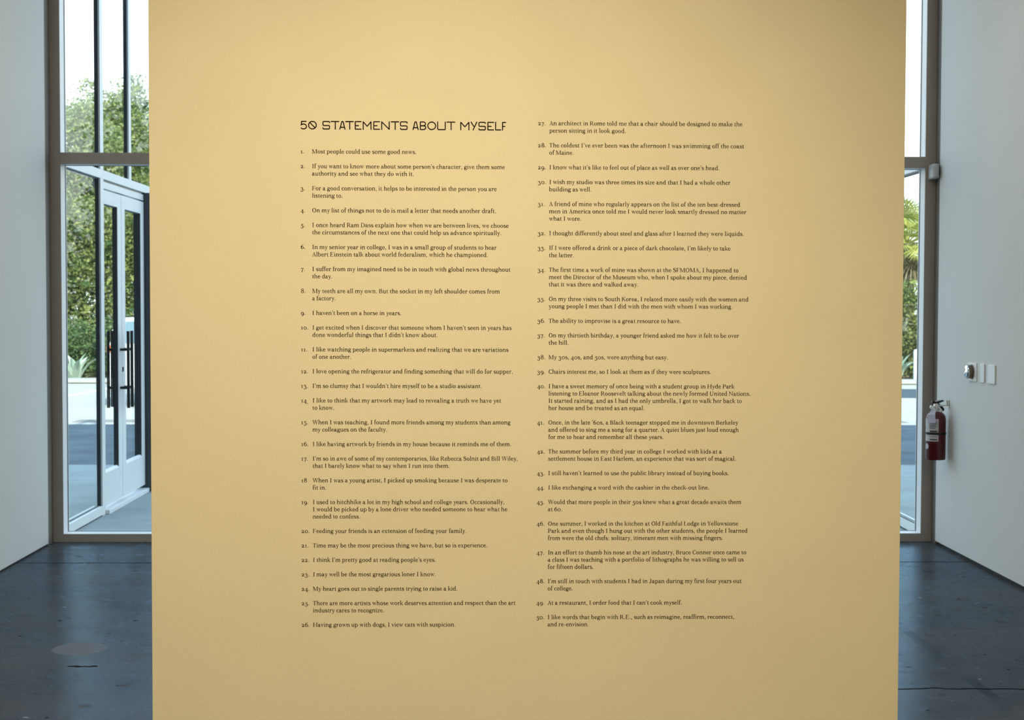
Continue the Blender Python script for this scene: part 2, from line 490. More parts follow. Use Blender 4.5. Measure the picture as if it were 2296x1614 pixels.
# ------------------------------------------------------------------ glazed screen with the entrance doors (left of the forecourt)
GX = -2.81                                                # its face towards the forecourt
FB = GX-0.075
w2 = sempty('window_2', (GX, 11.5, 0), 'white framed glass screen with double doors seen through the left window', 'window')
def s2(mb, name, m=None, **kw):
    return part(mb, name, m or M['frame'], w2, **kw)
def two(x0, x1, y0, y1, z0, z1, name):                    # white inner leaf; outer half coloured dark for its shaded side
    o = s2(box(x1-0.014, x1, y0, y1, z0, z1), name, bevel=0.0015)
    part(box(x0, x1-0.0145, y0+0.001, y1-0.001, z0, z1), 'shaded_outer_half', M['gasket'], o)  # dark gasket colour paints the shade on the white bar's outer half
SY0, SY1, ST = FD1+0.005, 14.30, 4.75
two(FB, GX, SY0, SY0+0.08, 0, ST, 'end_post')
two(GX-0.042, GX, 11.30, 11.395, 0.0, 2.5275, 'mullion')
two(GX-0.042, GX, 11.30, 11.395, 2.594, ST-0.07, 'mullion')
two(GX-0.042, GX, 12.226, 12.305, 2.594, ST-0.07, 'mullion')
two(FB, GX, SY1-0.08, SY1, 0.0, ST, 'end_post')
s2(box(FB, GX, SY0+0.08, SY1-0.08, 2.528, 2.594), 'header', bevel=0.002)
s2(box(FB, GX, SY0+0.08, SY1-0.08, ST-0.07, ST), 'top_rail', bevel=0.002)
s2(box(FB, GX, SY0+0.08, 11.30, 0.008, 0.076), 'bottom_rail', bevel=0.004)
s2(box(FB, GX+0.03, 11.385, 13.0, 0.0, 0.034), 'threshold', bevel=0.004)
s2(box(FB, GX-0.008, 11.38, 12.99, 2.46, 2.511), 'door_head', bevel=0.002)
s2(box(FB, GX-0.02, 11.38, 12.99, 2.511, 2.528), 'track', M['greytrack_frontshade'])
s2(box(GX-0.094, GX+0.062, 12.775, 12.90, 0.0, 2.526), 'door_post', M['gasket'], bevel=0.003)  # dark colour carries the shade on the post's near face
gx0, gx1 = GX-0.036, GX-0.028
for y0, y1, z0, z1 in ((SY0+0.08, 11.30, 0.076, 2.528), (SY0+0.08, 11.30, 2.594, ST-0.07), (11.395, 12.226, 2.594, ST-0.07),
                       (12.305, SY1-0.08, 2.594, ST-0.07), (12.90, SY1-0.08, 0.05, 2.46)):
    s2(box(gx0, gx1, y0, y1, z0, z1), 'pane', M['glass'])
    g = MB()
    g.box(gx0-0.004, gx1+0.006, y0, y1, z0, z0+0.006).box(gx0-0.004, gx1+0.006, y0, y1, z1-0.006, z1)
    g.box(gx0-0.004, gx1+0.006, y0, y0+0.008, z0, z1).box(gx0-0.004, gx1+0.006, y1-0.008, y1, z0, z1)
    s2(g, 'gasket', M['gasket'])

def door(name, y0, y1, hinge_first, label, st0=0.118):
    d = sempty(name, (GX, (y0+y1)/2, 0), label, 'door')
    def dp(mb, nm, m=None, **kw):
        return part(mb, nm, m or M['frame'], d, **kw)
    x0, x1 = GX-0.042, GX-0.004
    zb, zt, kb, gt = 0.062, 2.448, 0.312, 2.345
    st = 0.12
    ya, yb = y0+st0, y1-st
    for a, b in ((y0, ya), (yb, y1)):
        o = dp(box(x1-0.005, x1, a, b, zb, zt), 'stile', bevel=0.001)
        part(box(x0, x1-0.0055, a, b, zb, zt), 'shaded_stile_side', M['gasket'], o)  # dark colour stands for shade on the white stile's side
    dp(box(x0, x1, ya, yb, gt, zt), 'top_rail', bevel=0.0015)
    k = dp(box(x0, x1, ya, yb, zb, kb), 'kick_plate', bevel=0.0015)
    part(MB().prism([(x0, kb), (x1, kb), (x1-0.014, kb+0.016), (x0+0.01, kb+0.016)], 'y', ya, yb), 'bead', M['frame'], k)
    dp(box(gx0, gx1, ya, yb, kb+0.01, gt), 'pane', M['glass'])
    g = MB()
    g.box(gx0-0.006, gx1+0.008, ya, ya+0.01, kb+0.016, gt).box(gx0-0.006, gx1+0.008, yb-0.01, yb, kb+0.016, gt)
    g.box(gx0-0.006, gx1+0.008, ya, yb, gt-0.006, gt)
    dp(g, 'gasket', M['gasket'])
    yc = (y1-0.058) if hinge_first else (y0+0.058)
    for off, nm in ((0.059, 'pull_handle'), (-0.098, 'pull_handle')):
        xb = GX+off
        h = MB().lathe([(0.012, 0.772), (0.0125, 0.774), (0.0125, 1.376), (0.012, 1.378)], (xb, yc, 0), 'z', 16)
        ho = dp(h, nm, M['blackmetal'], smooth=True)
        for zz in (0.931, 1.232):
            xa = x1 if off > 0 else x0
            part(MB().tube([(xa, yc, zz), (xb, yc, zz)], 0.011, 12), 'standoff', M['blackmetal'], ho, smooth=True)
    return d
door('door_1', 11.40, 11.958, True, 'white glass entrance door leaf nearer the window', 0.012)
d2 = door('door_2', 11.966, 12.762, False, 'white glass entrance door leaf farther from the window')
lk = MB().box(GX-0.006, GX+0.004, 11.968, 11.985, 1.055, 1.092)
part(lk, 'lock_cylinder', M['blackmetal'], d2, bevel=0.001)

# ------------------------------------------------------------------ glazed screen on the right of the forecourt
HX = 3.04
w3 = sempty('window_3', (HX, 11.5, 0), 'white framed glass screen seen edge-on through the right window', 'window')
def s3(mb, name, m=None, **kw):
    return part(mb, name, m or M['frame'], w3, **kw)
s3(box(HX, HX+0.075, SY0, SY0+0.05, 0, ST), 'end_post', bevel=0.002)
s3(box(HX, HX+0.075, SY1-0.08, SY1, 0, ST), 'end_post', bevel=0.002)
s3(box(HX, HX+0.075, SY0+0.05, SY1-0.08, 2.528, 2.594), 'header', bevel=0.002)
s3(box(HX, HX+0.075, SY0+0.05, SY1-0.08, ST-0.07, ST), 'top_rail', bevel=0.002)
s3(box(HX, HX+0.075, SY0+0.05, SY1-0.08, 0.012, 0.078), 'bottom_rail', bevel=0.002)
s3(box(HX+0.02, HX+0.075, 11.9, 12.0, 0.078, 2.528), 'mullion', bevel=0.002)
s3(box(HX+0.02, HX+0.075, 11.9, 12.0, 2.594, ST-0.07), 'mullion', bevel=0.002)
for y0, y1, z0, z1 in ((SY0+0.05, 11.9, 0.078, 2.528), (12.0, SY1-0.08, 0.078, 2.528), (SY0+0.05, 11.9, 2.594, ST-0.07), (12.0, SY1-0.08, 2.594, ST-0.07)):
    s3(box(HX+0.028, HX+0.036, y0, y1, z0, z1), 'pane', M['glass'])
    g = MB()
    g.box(HX+0.004, HX+0.038, y0, y1, z0, z0+0.006).box(HX+0.004, HX+0.038, y0, y1, z1-0.012, z1)
    s3(g, 'gasket', M['gasket'])

# ------------------------------------------------------------------ freestanding yellow wall and its lettering
PY = 4.874
PX0, PX1 = -1.0561, 1.3865
pw = box(PX0, PX1, PY, PY+0.32, 0, 3.35).build('exhibition_wall', M['yellow'], org=((PX0+PX1)/2, PY, 0), bevel=0.002)
tag(pw, 'freestanding yellow gallery wall printed with fifty numbered statements', 'display wall')

# --- serif letters: strokes of changing width in thousandths of an em
def cat(pts, n=5):
    o = []
    for i in range(len(pts)-1):
        p0, p1, p2, p3 = pts[max(i-1, 0)], pts[i], pts[i+1], pts[min(i+2, len(pts)-1)]
        for k in range(n):
            t = k/n
            o.append(tuple(0.5*((2*b)+(-a+c)*t+(2*a-5*b+4*c-d)*t*t+(-a+3*b-3*c+d)*t**3) for a, b, c, d in zip(p0, p1, p2, p3)))
    o.append(tuple(pts[-1]))
    return o
class G:
    def __init__(s):
        s.p = []
    def P(s, *pts):
        s.p.append(list(pts)); return s
    def S(s, x, y0, y1, w=88):
        w += 18
        return s.P((x-w/2, y0), (x+w/2, y0), (x+w/2, y1), (x-w/2, y1))
    def H(s, x0, x1, y, t=36):
        return s.P((x0, y), (x1, y), (x1, y+t), (x0, y+t))
    def D(s, x0, y0, x1, y1, w):
        return s.P((x0-w/2, y0), (x0+w/2, y0), (x1+w/2, y1), (x1-w/2, y1))
    def foot(s, x, hw=96, y=0, w=88, top=False, t=34):
        if top:
            s.H(x-hw, x+hw, y-t, t)
            s.P((x-w/2-24, y-t), (x-w/2, y-t-40), (x+w/2, y-t-40), (x+w/2+24, y-t))
        else:
            s.H(x-hw, x+hw, y, t)
            s.P((x-w/2-24, y+t), (x+w/2+24, y+t), (x+w/2, y+t+40), (x-w/2, y+t+40))
        return s
    def flag(s, x, y, w=88):
        return s.P((x+w/2, y), (x+w/2-20, y+8), (x-w/2-66, y-24), (x-w/2-66, y-52), (x-w/2, y-66), (x+w/2, y-66))
    def ring(s, cx, cy, rx, ry, wt, wn, a0=0, a1=360, n=26):
        n = max(6, int(n*abs(a1-a0)/360))
        wt, wn = wt+17, wn+13
        o, i_ = [], []
        for k in range(n+1):
            a = R(a0+(a1-a0)*k/n)
            o.append((cx+rx*math.cos(a), cy+ry*math.sin(a)))
            i_.append((cx+(rx-wt)*math.cos(a), cy+(ry-wn)*math.sin(a)))
        for k in range(n):
            s.p.append([o[k], o[k+1], i_[k+1], i_[k]])
        return s
    def C(s, *pts, n=5):
        q = cat(list(pts), n)
        L_, Rr = [], []
        for i in range(len(q)):
            a, b = q[max(i-1, 0)], q[min(i+1, len(q)-1)]
            dx, dy = b[0]-a[0], b[1]-a[1]
            l = math.hypot(dx, dy) or 1
            w = q[i][2]/2+8
            L_.append((q[i][0]-dy/l*w, q[i][1]+dx/l*w))
            Rr.append((q[i][0]+dy/l*w, q[i][1]-dx/l*w))
        for i in range(len(q)-1):
            s.p.append([L_[i], L_[i+1], Rr[i+1], Rr[i]])
        return s
    def ball(s, x, y, r):
        s.p.append([(x+r*math.cos(k*math.pi/6), y+r*math.sin(k*math.pi/6)) for k in range(12)]); return s
XH, CAP, ASC = 481, 693, 757
GL = {}
def gl(ch, w):
    g = G(); GL[ch] = (w/2.048, g); return g
gl('a', 1033).C((332, 80, 88), (332, 330, 88), (318, 405, 78), (262, 452, 54), (185, 462, 44), (118, 438, 46), (92, 392, 56)).ball(100, 385, 47).C((350, 290, 34), (230, 268, 44), (118, 222, 76), (84, 136, 94), (118, 48, 76), (196, 22, 54), (275, 52, 40), (335, 120, 30)).C((332, 130, 88), (344, 50, 72), (386, 20, 48), (440, 22, 38), (490, 46, 26))
gl('b', 1147).S(118, 20, 740).flag(118, ASC).ring(290, 240, 232, 252, 98, 42, -142, 142)
gl('c', 930).ring(258, 240, 222, 254, 98, 42, 52, 312).ball(372, 382, 50).C((395, 420, 40), (375, 400, 60)).C((392, 44, 56), (425, 90, 36), (436, 118, 22))
gl('d', 1176).S(432, 0, 740).flag(432, ASC).H(432, 556, 0).ring(274, 240, 236, 252, 98, 42, 36, 324)
gl('e', 991).ring(250, 240, 214, 254, 96, 42, 88, 318).ring(250, 240, 202, 254, 84, 42, 2, 92).H(60, 452, 240, 36).C((390, 64, 50), (430, 98, 34), (446, 126, 20))
gl('f', 666).S(142, 0, 620).foot(142, 108).C((142, 590, 88), (150, 680, 74), (200, 738, 50), (276, 750, 44), (330, 728, 50)).ball(322, 706, 44).H(30, 300, 446)
gl('g', 1043).ring(234, 318, 188, 174, 88, 40).C((338, 424, 34), (390, 446, 40), (460, 452, 44), (505, 452, 40)).C((150, 176, 34), (92, 128, 50), (104, 72, 70), (190, 50, 78), (310, 46, 82), (410, 14, 84), (452, -62, 74)).ring(248, -78, 218, 138, 70, 40, 10, 360, 30).C((130, 60, 40), (70, 10, 50), (40, -60, 60)).C((452, -50, 74), (462, -80, 72))
def arch(g, xa, xb, w=88):
    g.C((xa+36, 358, 24), (xa+96, 424, 44), (xa+180, 452, 66), (xb-58, 446, 78), (xb-12, 400, 86), (xb, 320, w), (xb, 250, w))
    g.S(xb, 0, 260, w)
g = gl('h', 1192).S(136, 0, 740).flag(136, ASC).foot(136); arch(g, 136, 456); g.foot(456)
gl('i', 599).S(152, 0, 470).flag(152, XH).foot(152).ball(146, 655, 56)
gl('j', 597).S(160, -80, 470).flag(160, XH).ball(156, 655, 56).C((160, -60, 88), (148, -150, 70), (88, -204, 46), (10, -206, 40), (-40, -184, 40)).ball(-30, -172, 40)
gl('k', 1094).S(130, 0, 740).flag(130, ASC).foot(130).D(180, 220, 410, 455, 44).H(330, 512, 447, 34).D(268, 300, 452, 20, 104).H(356, 540, 0, 34)
gl('l', 588).S(148, 0, 740).flag(148, ASC).foot(148)
g = gl('m', 1803).S(136, 0, 470).flag(136, XH).foot(136); arch(g, 136, 440); g.foot(440); arch(g, 440, 744); g.foot(744)
g = gl('n', 1210).S(136, 0, 470).flag(136, XH).foot(136); arch(g, 136, 456); g.foot(456)
gl('o', 1104).ring(270, 240, 232, 254, 100, 40)
gl('p', 1170).S(136, -212, 470).flag(136, XH).foot(136, 100, -214).ring(302, 240, 234, 252, 98, 42, -142, 142)
gl('q', 1147).S(438, -212, 475).foot(438, 100, -214).P((438, 420), (482, 481), (482, 380), (438, 340)).ring(274, 240, 236, 252, 98, 42, 36, 324)
gl('r', 839).S(136, 0, 470).flag(136, XH).foot(136, 104).C((168, 330, 24), (210, 412, 40), (268, 455, 48), (338, 452, 50)).ball(345, 422, 52)
gl('s', 885).C((352, 370, 34), (310, 440, 42), (215, 466, 44), (118, 432, 60), (86, 354, 82), (130, 292, 94), (250, 240, 98), (345, 190, 92), (372, 118, 80), (330, 42, 58), (218, 15, 42), (110, 40, 40), (60, 128, 28)).P((338, 340), (368, 340), (372, 470), (350, 470)).P((48, 12), (70, 12), (82, 150), (48, 150))
gl('t', 709).S(150, 110, 470).P((106, 447), (194, 447), (194, 612), (164, 612), (146, 530), (106, 486)).H(20, 332, 446).C((150, 140, 88), (160, 60, 76), (208, 20, 50), (268, 22, 40), (330, 52, 24))
gl('u', 1178).S(132, 170, 470).flag(132, XH).C((132, 190, 88), (140, 80, 84), (200, 28, 66), (290, 28, 52), (370, 72, 34), (420, 130, 24)).S(432, 0, 470).flag(432, XH).H(432, 560, 0)
gl('v', 1018).P((72, 470), (172, 470), (296, 90), (260, 0), (226, 0)).P((232, 0), (272, 0), (440, 470), (396, 470)).H(0, 210, 447, 34).H(320, 500, 447, 34)
g = gl('w', 1511)
g.P((66, 470), (166, 470), (270, 90), (248, 0), (216, 0)).P((222, 0), (258, 0), (388, 470), (346, 470)).P((330, 470), (428, 470), (530, 90), (508, 0), (476, 0)).P((482, 0), (520, 0), (672, 470), (630, 470)).H(0, 200, 447, 34).H(292, 440, 447, 34).H(560, 738, 447, 34)
gl('x', 1030).D(134, 470, 380, 10, 108).D(366, 470, 132, 10, 44).H(10, 226, 447, 34).H(290, 474, 447, 34).H(20, 212, 0, 34).H(270, 498, 0, 34)
gl('y', 1009).P((72, 470), (172, 470), (298, 84), (266, -20), (232, 0)).C((418, 470, 42), (268, 30, 44), (210, -120, 50), (150, -196, 48), (80, -200, 44)).ball(92, -178, 44).H(0, 210, 447, 34).H(320, 498, 447, 34)
gl('z', 908).H(40, 400, 443, 38).H(36, 410, 0, 38).D(88, 20, 348, 462, 100).P((40, 481), (68, 481), (76, 350), (46, 350)).P((410, 0), (382, 0), (376, 140), (408, 140))
C_ = CAP
gl('A', 1374).P((100, 20), (146, 20), (338, 620), (346, C_), (316, C_)).P((306, C_), (372, C_), (604, 20), (490, 20), (306, 600)).H(190, 480, 226, 38).H(10, 236, 0, 34).H(420, 662, 0, 34)
gl('B', 1340).S(150, 0, C_, 98).H(40, 340, 0).H(40, 330, C_-36).H(150, 350, 345).ring(330, 528, 212, 165, 92, 36, -90, 90).ring(345, 190, 252, 191, 100, 38, -90, 90)
gl('C', 1315).ring(350, 346, 306, 362, 104, 44, 48, 312).P((560, 500), (590, 500), (590, 705), (566, 705), (540, 640)).C((548, 84, 60), (585, 140, 40), (600, 180, 28))
gl('D', 1535).S(150, 0, C_, 98).H(40, 350, 0).H(40, 350, C_-36).ring(340, 346, 358, 347, 108, 40, -90, 90)
gl('E', 1339).S(150, 0, C_, 98).H(40, 580, 0).H(40, 570, C_-36).H(150, 430, 335).P((548, C_), (574, C_), (580, 540), (552, 540)).P((566, 0), (594, 0), (606, 170), (578, 170)).P((412, 260), (436, 260), (436, 450), (412, 450))
gl('F', 1227).S(150, 0, C_, 98).foot(150, 112, 0, 98).H(40, 560, C_-36).H(150, 430, 325).P((540, C_), (566, C_), (574, 530), (546, 530)).P((412, 250), (436, 250), (436, 440), (412, 440))
gl('G', 1485).ring(350, 346, 306, 362, 104, 44, 48, 330).S(610, 30, 280, 98).H(490, 716, 270).P((568, 500), (596, 500), (596, 705), (572, 705))
g = gl('H', 1670).S(158, 0, C_, 98).S(656, 0, C_, 98).H(158, 656, 335)
for x in (158, 656): g.foot(x, 116, 0, 98).foot(x, 116, C_, 98, True)
gl('I', 799).S(195, 0, C_, 100).foot(195, 128, 0, 100).foot(195, 128, C_, 100, True)
gl('J', 1060).S(330, 150, C_, 98).foot(330, 122, C_, 98, True).C((330, 180, 98), (318, 70, 84), (240, 12, 60), (140, 16, 50), (80, 80, 60)).ball(90, 110, 56)
gl('K', 1424).S(150, 0, C_, 98).foot(150, 112, 0, 98).foot(150, 112, C_, 98, True).D(200, 310, 520, 670, 48).H(420, 660, C_-34, 34).D(310, 420, 590, 20, 120).H(480, 700, 0, 34)
gl('L', 1235).S(150, 0, C_, 98).foot(150, 112, C_, 98, True).H(40, 560, 0).P((548, 0), (576, 0), (590, 190), (562, 190))
gl('M', 1899).S(134, 0, C_, 46).P((90, C_), (210, C_), (470, 110), (440, 0), (400, 0)).P((420, 0), (456, 0), (740, C_), (700, C_)).S(770, 0, C_, 100).foot(134, 104, 0, 46).foot(770, 120, 0, 100).H(26, 200, C_-34, 34).H(720, 892, C_-34, 34)
gl('N', 1571).S(140, 0, C_, 46).P((84, C_), (200, C_), (646, 60), (646, 0), (610, 0)).S(628, 0, C_, 46).foot(140, 108, 0, 46).H(24, 180, C_-34, 34).foot(628, 110, C_, 46, True)
gl('O', 1524).ring(372, 346, 326, 362, 108, 42)
gl('P', 1250).S(150, 0, C_, 98).foot(150, 118, 0, 98).H(40, 350, C_-36).H(150, 350, 288).ring(340, 490, 232, 203, 100, 38, -90, 90)
gl('Q', 1524).ring(372, 346, 326, 362, 108, 42).C((350, 10, 60), (430, -90, 84), (560, -160, 70), (700, -150, 30))
gl('R', 1437).S(150, 0, C_, 98).foot(150, 112, 0, 98).H(40, 350, C_-36).H(150, 350, 318).ring(335, 506, 222, 188, 98, 38, -90, 90).D(360, 335, 590, 10, 116).H(530, 700, 0, 34)
gl('S', 1149).C((462, 540, 40), (400, 640, 48), (280, 674, 48), (160, 636, 72), (112, 536, 98), (160, 446, 112), (300, 380, 116), (440, 300, 112), (478, 190, 98), (430, 70, 72), (285, 18, 48), (160, 50, 46), (78, 180, 36)).P((450, 500), (482, 500), (490, 690), (464, 690)).P((58, 0), (84, 0), (96, 205), (62, 205))
gl('T', 1266).S(309, 0, C_, 100).foot(309, 126, 0, 100).H(40, 578, C_-38, 38).P((30, C_), (58, C_), (66, 520), (36, 520)).P((560, C_), (588, C_), (582, 520), (552, 520))
gl('U', 1549).S(160, 220, C_, 98).C((160, 240, 98), (176, 100, 92), (270, 24, 60), (400, 16, 46), (530, 60, 44), (596, 160, 44), (606, 260, 44)).S(606, 250, C_, 44).foot(160, 116, C_, 98, True).foot(606, 104, C_, 44, True)
gl('V', 1363).P((84, 675), (200, 675), (370, 110), (346, 0), (310, 0)).P((320, 0), (360, 0), (590, 675), (546, 675)).H(10, 262, C_-34, 34).H(450, 662, C_-34, 34)
gl('W', 2000).P((70, 675), (182, 675), (330, 110), (306, 0), (270, 0)).P((280, 0), (320, 0), (512, 675), (470, 675)).P((440, 675), (552, 675), (706, 110), (682, 0), (646, 0)).P((656, 0), (696, 0), (900, 675), (856, 675)).H(4, 244, C_-34, 34).H(380, 610, C_-34, 34).H(770, 972, C_-34, 34)
gl('Y', 1260).S(310, 0, 300, 98).foot(310, 122, 0, 98).P((72, 675), (190, 675), (372, 280), (262, 260)).P((330, 260), (372, 300), (560, 675), (512, 675)).H(0, 250, C_-34, 34).H(420, 620, C_-34, 34)
gl('.', 552).ball(135, 50, 60)
gl(',', 552).ball(135, 52, 60).C((170, 60, 40), (172, -20, 46), (140, -90, 36), (90, -130, 18))
gl('-', 766).H(55, 320, 215, 56)
gl("'", 463).ball(116, 690, 56).C((152, 690, 38), (152, 620, 42), (120, 560, 32), (76, 524, 16))
gl('`', 463).ball(118, 620, 56).C((84, 620, 38), (84, 690, 42), (116, 750, 32), (160, 786, 16))
gl(' ', 494)
# old-style figures
gl('0', 1257).ring(306, 240, 262, 254, 90, 46)
gl('1', 879).S(216, 0, 470, 92).foot(216, 130, 0, 92).P((216, 481), (262, 481), (262, 400), (216, 400)).C((60, 414, 34), (130, 420, 38), (200, 450, 46))
gl('2', 1145).C((82, 340, 60), (120, 430, 50), (230, 464, 48), (350, 428, 72), (388, 340, 92), (330, 230, 80), (200, 120, 56), (90, 40, 46)).H(66, 500, 0, 88).P((470, 0), (500, 0), (512, 170), (484, 170)).ball(98, 342, 50)
gl('3', 1130).C((84, 370, 50), (150, 448, 46), (250, 464, 46), (360, 414, 74), (384, 320, 86), (320, 226, 60), (200, 186, 40)).C((220, 192, 40), (350, 168, 64), (432, 60, 94), (420, -70, 94), (310, -180, 60), (180, -200, 48), (80, -150, 56)).ball(92, -120, 56).ball(98, 370, 44)
gl('4', 1158).S(372, -205, 481, 92).H(30, 540, 0, 56).D(66, 30, 340, 481, 52).H(280, 470, -214, 34)
gl('5', 1082).H(140, 470, 400, 81).D(128, 190, 160, 470, 40).C((120, 200, 30), (220, 250, 48), (340, 222, 76), (424, 110, 98), (414, -50, 98), (310, -170, 62), (180, -200, 48), (80, -150, 56)).ball(92, -120, 56)
gl('6', 1160).ring(290, 222, 246, 236, 98, 44).C((92, 200, 98), (100, 400, 92), (200, 570, 66), (330, 660, 44), (470, 690, 30))
gl('7', 1029).H(60, 470, 400, 81).C((462, 470, 50), (360, 250, 70), (260, 20, 84), (220, -205, 92)).P((50, 481), (80, 481), (84, 320), (54, 320))
gl('8', 1221).ring(300, 545, 208, 166, 84, 44).ring(300, 196, 250, 210, 96, 46)
gl('9', 1158).ring(286, 248, 246, 236, 98, 44).C((484, 260, 98), (470, 60, 92), (380, -90, 66), (250, -180, 44), (110, -214, 30))

EM = 0.01922                                             # size of the small lettering on the wall
def line_width(t):
    return sum(GL[c][0] for c in t)/1000
def lay(mb, text, x, z, em, xs=1.0, y=0.0):
    for ch in text:
        adv, g = GL[ch]
        for i, poly in enumerate(g.p):
            yy = y-(i % 7)*3e-5                            # overlapping strokes kept a hair apart
            mb.add([(x+px/1000*em*xs, yy, z+pz/1000*em) for px, pz in poly], [tuple(range(len(poly)))])
        x += adv/1000*em*xs
    return x

# text, right-hand end of each line as width in metres (measured at the wall)
PXM = PY/F
LEFT = [
 (1, [("Most people could use some good news.", 233)]),
 (2, [("If you want to know more about some person's character, give them some", 430), ("authority and see what they do with it.", 227.5)]),
 (3, [("For a good conversation, it helps to be interested in the person you are", 412), ("listening to.", 69)]),
 (4, [("On my list of things not to do is mail a letter that needs another draft.", 411)]),
 (5, [("I once heard Ram Dass explain how when we are between lives, we choose", 439), ("the circumstances of the next one that could help us advance spiritually.", 423)]),
 (6, [("In my senior year in college, I was in a small group of students to hear", 412), ("Albert Einstein talk about world federalism, which he championed.", 393)]),
 (7, [("I suffer from my imagined need to be in touch with global news throughout", 443), ("the day.", 45.5)]),
 (8, [("My teeth are all my own. But the socket in my left shoulder comes from", 419.5), ("a factory.", 53)]),
 (9, [("I haven't been on a horse in years.", 199.5)]),
 (10, [("I get excited when I discover that someone whom I haven't seen in years has", 446), ("done wonderful things that I didn't know about.", 280.5)]),
 (11, [("I like watching people in supermarkets and realizing that we are variations", 439), ("of one another.", 87.5)]),
 (12, [("I love opening the refrigerator and finding something that will do for supper.", 449.5)]),
 (13, [("I'm so clumsy that I wouldn't hire myself to be a studio assistant.", 380)]),
 (14, [("I like to think that my artwork may lead to revealing a truth we have yet", 423), ("to know.", 49.5)]),
 (15, [("When I was teaching, I found more friends among my students than among", 444), ("my colleagues on the faculty.", 167.5)]),
 (16, [("I like having artwork by friends in my house because it reminds me of them.", 446.5)]),
 (17, [("I'm so in awe of some of my contemporaries, like Rebecca Solnit and Bill Wiley,", 461), ("that I barely know what to say when I run into them.", 308)]),
 (18, [("When I was a young artist, I picked up smoking because I was desperate to", 438), ("fit in.", 31)]),
 (19, [("I used to hitchhike a lot in my high school and college years. Occasionally,", 431), ("I would be picked up by a lone driver who needed someone to hear what he", 437.5), ("needed to confess.", 107)]),
 (20, [("Feeding your friends is an extension of feeding your family.", 346)]),
 (21, [("Time may be the most precious thing we have, but so is experience.", 393)]),
 (22, [("I think I'm pretty good at reading people's eyes.", 277)]),
 (23, [("I may well be the most gregarious loner I know.", 277)]),
 (24, [("My heart goes out to single parents trying to raise a kid.", 326)]),
 (25, [("There are more artists whose work deserves attention and respect than the art", 456.5), ("industry cares to recognize.", 160.5)]),
 (26, [("Having grown up with dogs, I view cats with suspicion.", 321.5)]),
]
RIGHT = [
 (27, [("An architect in Rome told me that a chair should be designed to make the", 433), ("person sitting in it look good.", 172)]),
 (28, [("The coldest I've ever been was the afternoon I was swimming off the coast", 437), ("of Maine.", 55.5)]),
 (29, [("I know what it's like to feel out of place as well as over one's head.", 382.5)]),
 (30, [("I wish my studio was three times its size and that I had a whole other", 407), ("building as well.", 95.5)]),
 (31, [("A friend of mine who regularly appears on the list of the ten best-dressed", 429.5), ("men in America once told me I would never look smartly dressed no matter", 443.5), ("what I wore.", 73)]),
 (32, [("I thought differently about steel and glass after I learned they were liquids.", 438.5)]),
 (33, [("If I were offered a drink or a piece of dark chocolate, I'm likely to take", 408.5), ("the latter.", 57)]),
 (34, [("The first time a work of mine was shown at the SFMOMA, I happened to", 427), ("meet the Director of the Museum who, when I spoke about my piece, denied", 446), ("that it was there and walked away.", 202)]),
 (35, [("On my three visits to South Korea, I related more easily with the women and", 450), ("young people I met than I did with the men with whom I was working.", 414.5)]),
 (36, [("The ability to improvise is a great resource to have.", 298.5)]),
 (37, [("On my thirtieth birthday, a younger friend asked me how it felt to be over", 429.5), ("the hill.", 46)]),
 (38, [("My 30s, 40s, and 50s, were anything but easy.", 269.5)]),
 (39, [("Chairs interest me, so I look at them as if they were sculptures.", 367)]),
 (40, [("I have a sweet memory of once being with a student group in Hyde Park", 420), ("listening to Eleanor Roosevelt talking about the newly formed United Nations.", 456.5), ("It started raining, and as I had the only umbrella, I got to walk her back to", 437), ("her house and be treated as an equal.", 217.5)]),
 (41, [("Once, in the late `60s, a Black teenager stopped me in downtown Berkeley", 429), ("and offered to sing me a song for a quarter. A quiet blues just loud enough", 430.5), ("for me to hear and remember all these years.", 261)]),
 (42, [("The summer before my third year in college I worked with kids at a", 392.5), ("settlement house in East Harlem, an experience that was sort of magical.", 425)]),
 (43, [("I still haven't learned to use the public library instead of buying books.", 409)]),
 (44, [("I like exchanging a word with the cashier in the check-out line.", 365)]),
 (45, [("Would that more people in their 50s knew what a great decade awaits them", 437.5), ("at 60.", 33)]),
 (46, [("One summer, I worked in the kitchen at Old Faithful Lodge in Yellowstone", 431), ("Park and even though I hung out with the other students, the people I learned", 452.5), ("from were the old chefs: solitary, itinerant men with missing fingers.", 397)]),
 (47, [("In an effort to thumb his nose at the art industry, Bruce Conner once came to", 450), ("a class I was teaching with a portfolio of lithographs he was willing to sell us", 444), ("for fifteen dollars.", 104)]),
 (48, [("I'm still in touch with students I had in Japan during my first four years out", 439.5), ("of college.", 57.5)]),
 (49, [("At a restaurant, I order food that I can't cook myself.", 305)]),
 (50, [("I like words that begin with R.E., such as reimagine, reaffirm, reconnect,", 424), ("and re-envision.", 94)]),
]
gl(':', 640).ball(150, 50, 60).ball(150, 410, 60)
Z1, PITCH = 2.0822, 0.02361                              # first baseline and line pitch
